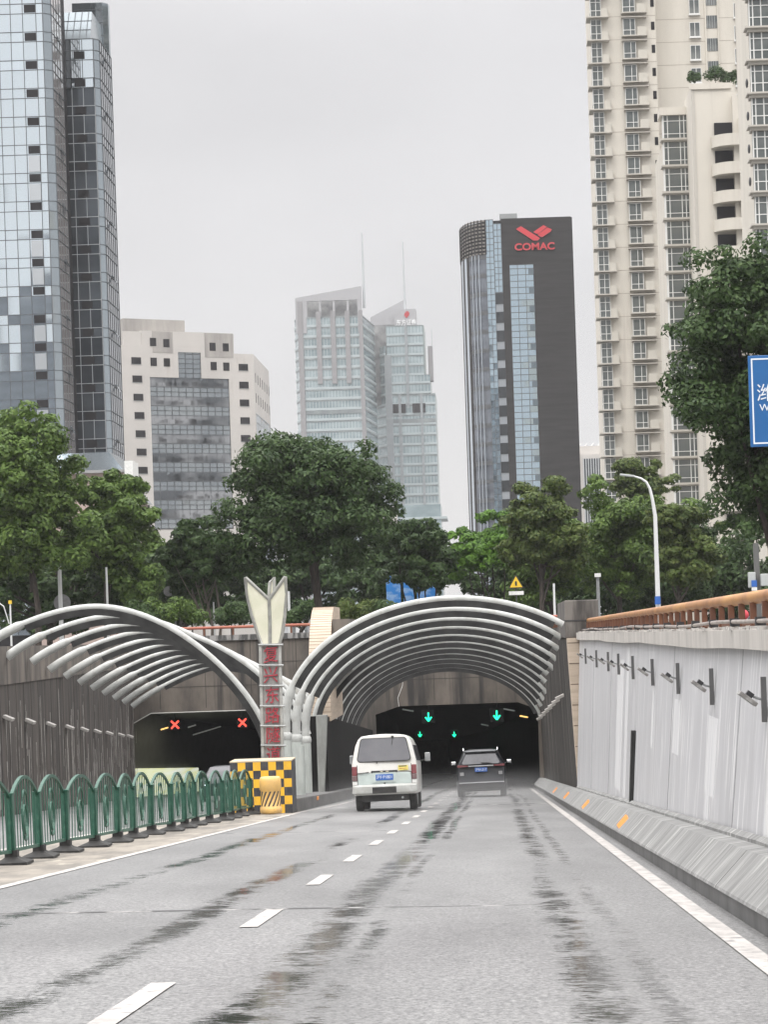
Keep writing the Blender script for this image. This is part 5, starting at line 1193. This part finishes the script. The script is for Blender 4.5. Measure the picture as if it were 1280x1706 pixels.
def balcony_meshes(w, h, gw):
    s = MB().box(-w/2-.15, w/2+.15, -.95, .0, -.14, 0).data('balcony', SLB)
    rl = MB(); rl.box(w*.12, w/2, -.85, -.80, 0, 1.0); rl.box(w/2-.05, w/2, -.85, 0, 0, 1.0)
    a = rl.data('railing', ACG)
    g = MB().box(-w/2+.08, -w/2+gw, -.5, .02, .05, h).data('glass', WG)
    f = MB()
    for u in (-w/2+.08, -w/2+gw*.62, -w/2+gw): f.box(u-.035, u+.035, -.56, -.5, .02, h)
    for z in (.04, h*.33, h): f.box(-w/2+.06, -w/2+gw+.02, -.565, -.5, z-.035, z+.035)
    return s, [('railing', a), ('glass', g), ('frame', f.data('frame', WFR))]
s1, sub1 = balcony_meshes(2.9, 2.1, 1.55)
u1 = G1.uz(1075, 600)[0]; spots = [L_at(G1, u1, z+.35) for z in floors(4, zA, zref, FHA, (0,))]
repeat(t, 'balcony', s1, spots[:33], sub1)
hood = MB().box(-1.6, 1.55, -.85, 0, 0, .10).data('hood', SLB); repeat(t, 'hood', hood, [L_at(G1, u1, z+.35+2.22) for z in floors(4, zA, zref, FHA, (0,))])
# open corner balconies at the left edge
s2 = MB().box(-.65, 2.1, -1.0, 2, -.14, 0).data('corner_balcony', SLB)
g2 = MB().box(-.1, 1.15, -.25, 1.8, .05, 2.6).data('glass', WG); f2 = MB()
for u in (-.12, .55, 1.15): f2.box(u-.04, u+.04, -.32, -.25, 0, 2.65)
for z in (.06, .85, 1.9, 2.6): f2.box(-.15, 1.2, -.325, -.25, z-.035, z+.035)
f2.box(-.17, -.11, -.3, 1.8, .8, .88); r2 = MB(); r2.box(1.25, 2.05, -.9, -.85, 0, 1.0); r2.box(1.2, 1.26, -.9, 0, 0, 1.0); r2.box(2.0, 2.06, -.9, 0, 0, 1.0)
repeat(t, 'corner_balcony', s2, [L_at(G1, 0, z-.1) for z in floors(4, zA, zref, FHA, (0,))], [('glass', g2), ('frame', f2.data('frame', WFR)), ('railing', r2.data('railing', ACG))])
w4 = MB().box(-.22, .22, -.03, .2, -.5, .5).data('narrow_window', MATS['open_window_dark'])
repeat(t, 'narrow_window', w4, [L_at(G1, G1w-.35, z+1.6) for z in floors(4, zA, zref, FHA, (0,))])
# recessed rear wing
G2 = Fac(W(1107, 300, 303).x-1.5, 303, W(1300, 100, 303).x+4, 303)
G2.mb().box(0, G2.L, 0, 14, BZ, zA+6).build('rear_wall', CRM, t)
w5 = MB(); w5.box(-.62, .62, -.05, .15, -.85, .85); w5d = w5.data('window', WG); f5 = MB()
for u in (-.62, 0, .62): f5.box(u-.035, u+.035, -.1, -.05, -.88, .88)
for z in (-.88, .88): f5.box(-.66, .66, -.102, -.05, z-.035, z+.035)
f5.box(-.72, .72, -.35, -.02, -1.12, -.98); f5d = f5.data('frame', WFR); zq = zt_(G2, 1160, 50)
for px in (1158, 1232): repeat(t, 'window', w5d, [L_at(G2, G2.uz(px, 50)[0], zq+(0 if px == 1158 else -.6)+FHA*k) for k in range(-6, 8)], [('frame', f5d)])
q = G2.mb(); ux = G2.uz(1176, 50)[0]; uy = G2.uz(1196, 50)[0]; q.box(ux-.08, ux+.1, -.25, 0, 30, zA+6); q.box(uy, uy+.14, -.25, 0, 30, zA+6); q.build('pilaster', CRM, t)
w6 = MB().box(-.72, .72, -.04, .2, -.8, .8).data('stair_window', WG); f6 = MB()
for u in (-.5, -.2, .1, .4): f6.box(u-.03, u+.03, -.09, -.04, -.8, .8)
repeat(t, 'stair_window', w6, [L_at(G2, (ux+uy)/2, zq+.9+FHA*k) for k in range(-6, 8)], [('frame', f6.data('frame', GREYM))])
q = G2.mb()
for k in range(-8, 9): q.box(0, G2.L, -.012, .02, zq+1.35+FHA*k, zq+1.41+FHA*k)
q.build('floor_joints', MATS['joint_brown'], t)

t = thing('apartment_block', 'cream apartment block with glazed bay windows, roof shrubs and rounded balconies', 'building', (22, 268, BZ))
H1 = Fac(W(1112, 450, 265).x, 265, W(1158, 450, 265).x, 265); zH = zt_(H1, 1133, 222); fb_ = 2.92; xs0 = H1.P.x
zq = zt_(H1, 1135, 318)
MB().box(xs0+.2, xs0+H1.L+9, 266.2, 280, BZ, zH-.5).build('wall', CRM, t)
bay = MB(); bay.box(.12, H1.L-.1, .0, 1.3, 0, 2.55); bd = bay.data('bay_window', WG); bf = MB()
for u in (.1, .55, 1.9, 2.35, H1.L-.1): bf.box(u-.045, u+.045, -.07, 0, 0, 2.55)
for z in (.55, 1.95): bf.box(.1, H1.L-.1, -.065, 0, z-.035, z+.035)
bf.box(.03, .15, -.08, 1.3, 0, 2.55); bf.box(H1.L-.35, H1.L-.05, -.08, 1.3, 0, 2.55); bs = MB(); bs.box(-.25, H1.L+.25, -.5, 1.3, -.22, 0); bs.box(-.05, H1.L+.05, -.25, 1.3, -.36, -.22)
zz_ = [zq-.1+fb_*k for k in range(-14, 3)]
bsub = [('frame', bf.data('frame', WFR)), ('slab', bs.data('slab', SLB))]
repeat(t, 'bay_window', bd, [L_at(H1, 0, z) for z in zz_], bsub)
bay2 = MB(); bay2.box(H1.L+.3, H1.L+.9, .4, 1.5, 0, 2.55); b2d = bay2.data('bay_window', WG); b2 = MB(); b2.box(H1.L+.2, H1.L+1.9, .1, 1.5, -.3, -.1); b2.box(H1.L+.85, H1.L+1.5, .3, 1.5, -.1, 2.55)
repeat(t, 'side_bay', b2d, [L_at(H1, 0, z+.3) for z in zz_[:-2]], [('slab', b2.data('slab', SLB))])
MB().box(xs0-.3, xs0+H1.L+.4, 264.6, 268, zz_[-1]+2.55, zz_[-1]+3.4).build('terrace_parapet', CRM, t)
# rounded wing
J1 = Fac(W(1160, 400, 258).x, 258, W(1262, 400, 258).x, 258); zJ = zt_(J1, 1200, 141); zJ2 = zt_(J1, 1230, 163)
u_a = J1.uz(1163, 300)[0]; u_b = J1.uz(1218, 150)[0]
q = J1.mb(); q.box(0, u_b, .0, 8, BZ, zJ); q.box(u_b, J1.L, -1.2, 8, BZ, zJ2); q.box(-.25, u_b+.1, -.2, .0, zJ-.5, zJ+.12); q.build('round_wing_wall', CRM, t)
q = J1.mb(); q.box(.0, .35, -.06, .05, BZ, zJ-.5); q.build('corner_strip', SLB, t)
ub_ = J1.uz(1190, 400)[0]
def round_balcony():
    arc_ = [(ub_ + 2.7 - 2.7*math.cos(a), -2.1*math.sin(a)-.0) for a in np.linspace(0, PI/2, 9)] + [(J1.L, -2.1)]
    q = MB(); inner = [(x+.02, y+.14) for x, y in arc_]
    q.loft([[(x, y, 0) for x, y in arc_] + [(J1.L, 0, 0), (ub_, 0, 0)], [(x, y, .18) for x, y in arc_] + [(J1.L, 0, .18), (ub_, 0, .18)]])
    for (a, b), (c, d) in zip(zip(arc_, arc_[1:]), zip(inner, inner[1:])): q.loft([[(a[0], a[1], z), (b[0], b[1], z), (d[0], d[1], z), (c[0], c[1], z)] for z in (.18, 1.25)])
    return q.data('round_balcony', CRM)
rb = round_balcony(); wj = MB().box(ub_+.4, ub_+2.4, -.25, .1, 1.25, 2.75).data('balcony_window', MATS['open_window_dark'])
zq2 = zt_(J1, 1205, 388)
repeat(t, 'round_balcony', rb, [L_at(J1, 0, zq2+3.0*k) for k in range(-12, 4)], [('balcony_window', wj)])
q = J1.mb()
for k in range(-12, 4):
    if k % 3 == 2: continue
    q.box(u_b+.5, J1.L-.1, -1.9, -1.0, zq2+3.0*k+1.3, zq2+3.0*k+2.9)
q.build('enclosed_bay', CRM, t)
for px, py, s in ((1158, 205, .5), (1176, 132, .9), (1193, 125, 1.1), (1214, 130, 1.0), (1244, 122, .9), (1144, 192, .7), (1228, 160, .6)):
    pass
t_blk = t
t = thing('apartment_wing', 'nearest cream apartment wing of stacked glazed bays at the right edge', 'building', (30, 217, BZ))
K1 = Fac(W(1252, 300, 215).x, 215, W(1330, 300, 215).x+2, 215); fk = 2.94; zk = zt_(K1, 1265, 265)
K1.mb().box(.35, K1.L, 1.2, 12, BZ, 70).build('wall', CRM, t)
kb = MB(); kb.box(.35, 3.6, .05, 1.3, 0, 2.5); kf = MB()
for u in (.3, .62, 1.35, 2.1, 2.9, 3.6): kf.box(u-.05, u+.05, -.03, .05, 0, 2.5)
for z in (.05, .9, 1.95): kf.box(.3, 3.6, -.025, .05, z-.04, z+.04)
ks = MB(); ks.box(-.15, 4.2, -.6, 1.3, -.16, 0); ks.box(.1, 4.0, -.3, 1.3, -.45, -.16)
repeat(t, 'bay_window', kb.data('bay_window', WG), [L_at(K1, 0, zk+fk*k) for k in range(-10, 8)], [('frame', kf.data('frame', WFR)), ('slab', ks.data('slab', SLB))])
dsh = MB().ball((0, 0, 0), .12, .42, .42, 12, 8).data('satellite_dish', DARKM)
repeat(t, 'satellite_dish', dsh, [L_at(K1, -.05, zk+fk*k+1.0, .5) for k in (1, 2, 0, -1)])

# towers behind the viewer that the mirror glass reflects
for x0, x1, y0, h_, lb in ((-190, -158, -160, 150, 'broad dark tower behind the viewer mirrored in the left glass tower'), (-150, -128, -175, 112, 'lower dark tower behind the viewer mirrored in the left glass tower'), (-118, -100, -165, 128, 'slim dark tower behind the viewer mirrored in the left glass tower')):
    t = thing('reflected_tower', lb, 'tower', ((x0+x1)/2, y0, BZ)); MB().box(x0, x1, y0-20, y0, BZ, h_).build('wall', mat('reflected_wall', (.07, .085, .105), .7, col2=(.015, .018, .022), scale=(.2, .2, .1), nscale=1, spec=.2), t)
    q = MB()
    for z in np.arange(3, h_-2, 3.4): q.box(x0+1, x1-1, y0+.02, y0+.1, z, z+1.5)
    q.build('window_band', mat('reflected_window', (.12, .14, .17), .3), t)

# ================================================================= TREES
def leaf_mat(name, c1, c2, c3):
    m = bpy.data.materials.new(name); m.use_nodes = True; T = m.node_tree; b = T.nodes['Principled BSDF']; L = T.links.new
    tcn = T.nodes.new('ShaderNodeTexCoord'); n = T.nodes.new('ShaderNodeTexNoise'); n.inputs['Scale'].default_value = .7; n.inputs['Detail'].default_value = 3; L(tcn.outputs['Object'], n.inputs['Vector'])
    n2 = T.nodes.new('ShaderNodeTexNoise'); n2.inputs['Scale'].default_value = 5; n2.inputs['Detail'].default_value = 1; L(tcn.outputs['Object'], n2.inputs['Vector'])
    r = T.nodes.new('ShaderNodeMapRange'); r.inputs[1].default_value = .36; r.inputs[2].default_value = .64; L(n.outputs[0], r.inputs[0])
    r2 = T.nodes.new('ShaderNodeMapRange'); r2.inputs[1].default_value = .45; r2.inputs[2].default_value = .72; L(n2.outputs[0], r2.inputs[0])
    a = T.nodes.new('ShaderNodeMix'); a.data_type = 'RGBA'; a.inputs['A'].default_value = (*c1, 1); a.inputs['B'].default_value = (*c2, 1); L(r.outputs[0], a.inputs['Factor'])
    c = T.nodes.new('ShaderNodeMix'); c.data_type = 'RGBA'; L(a.outputs['Result'], c.inputs['A']); c.inputs['B'].default_value = (*c3, 1); L(r2.outputs[0], c.inputs['Factor'])
    L(c.outputs['Result'], b.inputs['Base Color']); b.inputs['Roughness'].default_value = .5; b.inputs['Specular IOR Level'].default_value = .2
    tr = T.nodes.new('ShaderNodeBsdfTranslucent'); L(c.outputs['Result'], tr.inputs['Color']); ms = T.nodes.new('ShaderNodeMixShader'); ms.inputs[0].default_value = .25
    L(b.outputs[0], ms.inputs[1]); L(tr.outputs[0], ms.inputs[2]); L(ms.outputs[0], T.nodes['Material Output'].inputs[0]); return m
LM = {'mid': leaf_mat('leaves_mid', (.042, .078, .018), (.098, .165, .034), (.15, .22, .052)),
      'dark': leaf_mat('leaves_dark', (.024, .049, .017), (.047, .085, .026), (.08, .125, .04)),
      'bright': leaf_mat('leaves_bright', (.04, .09, .02), (.12, .24, .03), (.16, .30, .05)),
      'olive': leaf_mat('leaves_olive', (.042, .070, .018), (.085, .125, .030), (.14, .17, .05))}
BARK = mat('bark', (.07, .055, .045), .9, col2=(.03, .026, .022), scale=(3, 3, .6), nscale=3)
PBARK = mat('pale_bark', (.20, .17, .145), .9, col2=(.1, .085, .07), scale=(3, 3, .6), nscale=3)
def foliage(name, lobes, n, size, m, parent):
    """n leaf-sized quads spread over the lobes"""
    lob = np.array(lobes); area = (lob[:, 3]*lob[:, 4]+lob[:, 4]*lob[:, 5]+lob[:, 3]*lob[:, 5]); idx = RNG.choice(len(lob), n, p=area/area.sum())
    d = RNG.normal(size=(n, 3)); d /= np.linalg.norm(d, axis=1)[:, None]; d[:, 2] = np.where((d[:, 2] < -.5) & (RNG.random(n) < .5), -d[:, 2], d[:, 2])
    r = 1 - np.abs(RNG.normal(0, .16, n)); r = np.where(RNG.random(n) < .25, RNG.random(n)**.5, r) + np.where(RNG.random(n) < .08, RNG.random(n)*.22, 0)
    c = lob[idx, :3] + d*lob[idx, 3:6]*r[:, None]
    nn = d*1.1 + RNG.normal(size=(n, 3))*.42; nn[:, 2] += .25; nn /= np.linalg.norm(nn, axis=1)[:, None]
    u = np.cross(nn, RNG.normal(size=(n, 3))); u /= np.linalg.norm(u, axis=1)[:, None]; v = np.cross(nn, u)
    s = size*RNG.uniform(.55, 1.3, n)[:, None]; u = u*s; v = v*s*.55
    V = np.stack([c-u, c+v*.9-u*.1, c+u, c-v*.9-u*.1], 1).reshape(-1, 3)
    me = bpy.data.meshes.new(name); me.vertices.add(4*n); me.vertices.foreach_set('co', V.astype(np.float32).ravel())
    me.loops.add(4*n); me.loops.foreach_set('vertex_index', np.arange(4*n, dtype=np.int32)); me.polygons.add(n)
    me.polygons.foreach_set('loop_start', np.arange(0, 4*n, 4, dtype=np.int32)); me.polygons.foreach_set('loop_total', np.full(n, 4, dtype=np.int32))
    me.update(calc_edges=True); me.materials.append(m); o = bpy.data.objects.new(name, me); COL.objects.link(o)
    if parent: attach(o, parent)
    return o
def make_tree(label, px0, px1, py0, py1, Y, kind, n, base_px=None, size=.17, lobes_n=46, depth=.8, trunk=.2, zb_=GZ, top_bias=0, cat='tree', bark=None, stems=1, shape=None):
    a, b = W(px0, (py0+py1)/2, Y), W(px1, (py0+py1)/2, Y); zt0 = W((px0+px1)/2, py0, Y).z; zb0 = W((px0+px1)/2, py1, Y).z
    cx_, rx = (a.x+b.x)/2, (b.x-a.x)/2; cz, rz__ = (zt0+zb0)/2, (zt0-zb0)/2; ry = rx*depth
    bx_ = W(base_px, py1, Y).x if base_px else cx_
    t = thing('broadleaf_tree', label, cat, (bx_, Y, zb_)); lobes = []; lobes_n = max(12, int(lobes_n*.42))
    for i in range(lobes_n):
        d = Vector(RNG.normal(size=3)).normalized(); k = RNG.uniform(.4, .82) if i > lobes_n*.25 else RNG.uniform(0, .4)
        lr = RNG.uniform(.20, .44)*min(rx, rz__)+.25
        if rx > rz__*1.5:                           # long low crowns fill their box
            d = Vector((RNG.uniform(-1, 1), RNG.uniform(-.8, .8), RNG.uniform(-.9, .95))); k = .86
            d.z *= (1-abs(d.x)**3*.6)
        p = Vector((cx_+d.x*k*rx, Y+d.y*k*ry, cz+.06*rz__+d.z*k*rz__*(1.05 if d.z > 0 else .95)))
        if shape: p = shape(p, cx_, cz, rx, rz__)
        lobes.append((p.x, p.y, p.z, lr*RNG.uniform(.9, 1.25)*min(1.9, max(1, (rx/rz__)**.6)), lr, lr*RNG.uniform(.6, .9)))
    subs = []
    for l in lobes:
        for j in range(7):
            d = Vector(RNG.normal(size=3)).normalized(); rr_ = RNG.uniform(.28, .5); k = RNG.uniform(.6, 1.0)
            subs.append((l[0]+d.x*l[3]*k, l[1]+d.y*l[4]*k, l[2]+d.z*l[5]*k, l[3]*rr_, l[4]*rr_, l[5]*rr_))
    foliage('crown', subs, n, size, LM[kind], t)
    q = MB(); hz = cz-zb_
    for s in range(stems):
        sx_ = (s-(stems-1)/2)*.35
        q.tube([(bx_+sx_, Y, zb_-.2), (bx_+sx_*1.4+.1, Y+.05, zb_+hz*.35), (bx_+sx_*2+(cx_-bx_)*.4, Y, zb_+hz*.7), (cx_+sx_*2, Y, cz+rz__*.3)], [trunk, trunk*.8, trunk*.6, trunk*.25], 9)
    q.build('trunk', bark or BARK, t, True)
    q = MB()
    for i in range(9):
        l = lobes[RNG.integers(len(lobes))]; z0_ = zb_+hz*RNG.uniform(.4, .85); s0_ = Vector((bx_+(cx_-bx_)*.4, Y, z0_)); e = Vector(l[:3]); mid = (s0_+e)/2+Vector((0, 0, -.2))
        q.tube([s0_, mid, e], [trunk*.45, trunk*.3, trunk*.1], 6)
    q.build('branches', bark or BARK, t, True); return t
make_tree('massive rounded green tree filling the left edge', -90, 165, 695, 1000, 128, 'mid', 56000, 60, lobes_n=110, size=.15)
make_tree('green tree sloping down to the right beside the left edge tree', 95, 262, 760, 1015, 134, 'mid', 36000, 175, lobes_n=80, size=.15, shape=lambda p, cx_, cz, rx, rz_: Vector((p.x, p.y, p.z-max(0, p.x-cx_)*.55+.5)))
make_tree('dark low tree crown under the large left tree', -40, 235, 880, 1045, 139, 'dark', 26000, 80, lobes_n=60)
make_tree('small dark leaved tree between the left trees and the petal sign', 232, 425, 872, 1010, 138, 'dark', 24000, 350, lobes_n=56, stems=3, trunk=.1, bark=PBARK)
make_tree('largest round central tree before the pale twin towers', 366, 672, 712, 1000, 136, 'dark', 75000, 527, lobes_n=165, trunk=.3, size=.15)
make_tree('bushy dark tree right of the central tree with many thin stems', 612, 775, 857, 990, 142, 'dark', 20000, 700, lobes_n=50, stems=4, trunk=.07, size=.15)
make_tree('light yellow green tree behind the right canopy crest', 738, 880, 862, 985, 146, 'bright', 18000, 815, lobes_n=44, stems=4, trunk=.07, size=.15)
make_tree('olive green tree right of the light green one, below the dark tower', 828, 990, 808, 1015, 140, 'olive', 30000, 900, lobes_n=70, size=.15)
make_tree('wide green tree behind the street lamp', 940, 1135, 785, 1020, 144, 'mid', 38000, 1030, lobes_n=80, size=.15)
make_tree('darker tree right of the street lamp', 1060, 1205, 815, 1020, 139, 'olive', 26000, 1130, lobes_n=60, size=.15)
make_tree('very tall dark tree at the right edge in front of the apartments', 1112, 1440, 385, 1000, 100, 'dark', 85000, 1290, size=.13, lobes_n=200, trunk=.35)
make_tree('sparse pale leaved treetop before the foot of the apartment tower', 1000, 1130, 752, 870, 175, 'olive', 12000, 1070, lobes_n=40, size=.17)
make_tree('dark background tree filling the gap above the left canopy', 175, 440, 900, 1060, 170, 'dark', 24000, 300, lobes_n=90, size=.24)
make_tree('dark background tree behind the petal sign and tiled fin', 395, 720, 905, 1065, 185, 'dark', 26000, 500, lobes_n=90, size=.24)
make_tree('dark background tree right of the blue hoarding', 735, 960, 935, 1065, 172, 'dark', 22000, 850, lobes_n=80, size=.24)
make_tree('dark background tree behind the right handrail', 930, 1300, 880, 1065, 165, 'dark', 34000, 1100, lobes_n=150, size=.24)
make_tree('dark background tree behind the large left trees', -40, 230, 910, 1065, 165, 'dark', 24000, 60, lobes_n=100, size=.24)
make_tree('dense dark tree between the central tree and the light green one', 595, 770, 880, 1030, 152, 'dark', 22000, 690, lobes_n=90)
make_tree('dense green tree under the dark tower, behind the olive tree', 800, 1000, 845, 1035, 154, 'mid', 26000, 920, lobes_n=100)
make_tree('dense dark tree filling the space behind the street lamp', 975, 1230, 850, 1035, 156, 'dark', 32000, 1100, lobes_n=120)
make_tree('dense dark tree between the left edge tree and the small tree', 140, 300, 870, 1035, 152, 'mid', 22000, 230, lobes_n=90)
# low shrubs along the headwall and on the roof terraces
def shrub(label, px, py, Y, r, kind='dark', n=900, zb_=None, name='shrub', hgt=None):
    p = W(px, py, Y); zb1 = zb_ if zb_ is not None else GZ; t = thing(name, label, 'shrub', (p.x, Y, zb1)); lobes = []
    for i in range(9): lobes.append((p.x+RNG.uniform(-.6, .6)*r, Y+RNG.uniform(-.5, .5)*r, p.z+RNG.uniform(-.5, .4)*r, r*.5, r*.5, r*.42))
    foliage('leaves', lobes, n, .09 if Y < 200 else .14, LM[kind], t)
    MB().tube([(p.x, Y, zb1), (p.x, Y, p.z)], .04, 6).build('stem', BARK, t)
for i, (px, r, k, lb) in enumerate(((230, 1.0, 'dark', 'dark shrub at the headwall under the left trees'), (275, 1.2, 'mid', 'green clipped shrub above the left canopy'), (320, 1.1, 'mid', 'second green clipped shrub right of the first above the left canopy'), (385, 1.0, 'dark', 'dark shrub just left of the petal sign'), (585, 1.1, 'olive', 'olive shrub right of the tiled fin'), (620, 1.1, 'olive', 'olive shrub at the left shoulder of the right canopy'), (650, 1.0, 'dark', 'dark shrub below the blue hoarding'), (500, .9, 'dark', 'dark shrub between petal sign and tiled fin'))):
    shrub(lb, px, 1022, 127+i % 3, r, k, 2600)
ztp = zJ
for px, py, r, lb in ((1157, 128, .8, 'small shrub left on the apartment roof terrace'), (1192, 124, 1.3, 'largest dark shrub on the apartment roof terrace'), (1216, 130, 1.1, 'round dark shrub right of the largest on the roof terrace'), (1243, 124, .9, 'dark shrub on the roof terrace next to the bay wing')):
    shrub(lb, px, py, 259.5, r, 'dark', 1100, ztp-.1, 'roof_shrub')
shrub('small dark shrub on the terrace above the bay windows', 1145, 195, 267, .8, 'dark', 700, zH-.4, 'roof_shrub')
shrub('low grey green shrub on the terrace left of the dark one', 1125, 204, 267, .6, 'olive', 500, zH-.4, 'roof_shrub')

# ================================================================= HAZE AND SPRAY
def volume_box(name, x0, x1, y0, y1, z0, z1, dens, col, label, noise=False, cat=None):
    o = MB().box(x0, x1, y0, y1, z0, z1).build(name, None if False else MATS['black_gap']); o.data.materials.clear()
    m = bpy.data.materials.new(name); m.use_nodes = True; T = m.node_tree; T.nodes.remove(T.nodes['Principled BSDF']); v = T.nodes.new('ShaderNodeVolumePrincipled')
    v.inputs['Color'].default_value = (*col, 1); v.inputs['Density'].default_value = dens; v.inputs['Anisotropy'].default_value = 0.0
    T.links.new(v.outputs[0], T.nodes['Material Output'].inputs['Volume']); o.data.materials.append(m); o['kind'] = 'stuff'; o['label'] = label
    if cat: o['category'] = cat
    return o, m
volume_box('haze', -1400, 1400, -600, 1700, -30, 320, HAZE, (.97, .97, .985), 'pale damp haze filling the air')

m_ = bpy.data.materials.new('road_spray'); m_.use_nodes = True; T = m_.node_tree; T.nodes.remove(T.nodes['Principled BSDF']); v = T.nodes.new('ShaderNodeVolumePrincipled'); L = T.links.new
v.inputs['Color'].default_value = (.97, .97, .97, 1); L(v.outputs[0], T.nodes['Material Output'].inputs['Volume'])
def N_(ty, **k):
    n = T.nodes.new(ty)
    for a, b in k.items(): setattr(n, a, b)
    return n
tcn = N_('ShaderNodeTexCoord'); sp_ = N_('ShaderNodeSeparateXYZ'); L(tcn.outputs['Object'], sp_.inputs[0])
nz_ = N_('ShaderNodeTexNoise'); nz_.inputs['Scale'].default_value = .55; nz_.inputs['Detail'].default_value = 2; L(tcn.outputs['Object'], nz_.inputs['Vector'])
h_ = N_('ShaderNodeMapRange', interpolation_type='SMOOTHSTEP'); h_.inputs[1].default_value = 0; h_.inputs[2].default_value = 1.5; h_.inputs[3].default_value = 1; h_.inputs[4].default_value = 0; L(sp_.outputs[2], h_.inputs[0])
h2 = N_('ShaderNodeMath', operation='POWER'); h2.inputs[1].default_value = 2.2; L(h_.outputs[0], h2.inputs[0])
def edge(sock, a, b):
    e = N_('ShaderNodeMapRange', interpolation_type='SMOOTHSTEP'); e.inputs[1].default_value = a; e.inputs[2].default_value = b; L(sock, e.inputs[0]); return e.outputs[0]
def mul(a, b):
    e = N_('ShaderNodeMath', operation='MULTIPLY'); L(a, e.inputs[0])
    if isinstance(b, float): e.inputs[1].default_value = b
    else: L(b, e.inputs[1])
    return e.outputs[0]
nr_ = N_('ShaderNodeMapRange'); nr_.inputs[1].default_value = .35; nr_.inputs[2].default_value = .7; nr_.inputs[3].default_value = .15; L(nz_.outputs[0], nr_.inputs[0])
dd = mul(mul(h2.outputs[0], nr_.outputs[0]), mul(edge(sp_.outputs[1], -17.0, -14.0), edge(sp_.outputs[1], 22.0, 12.0)))
dd = mul(dd, mul(edge(sp_.outputs[0], -4.4, -2.8), edge(sp_.outputs[0], 4.2, 3.0)))
L(mul(dd, .03), v.inputs['Density'])
o = MB().box(-4.4, 4.2, -17, 22, .02, 1.6).build('road_spray', MATS['black_gap']); o.data.materials.clear(); o.data.materials.append(m_)
o.location = (-1.9, 80, rz(-1.9, 80)); o.rotation_euler = (TILT, -.014, 0); o['kind'] = 'stuff'; o['label'] = 'mist of wheel spray hanging low over the wet road behind the vehicles'
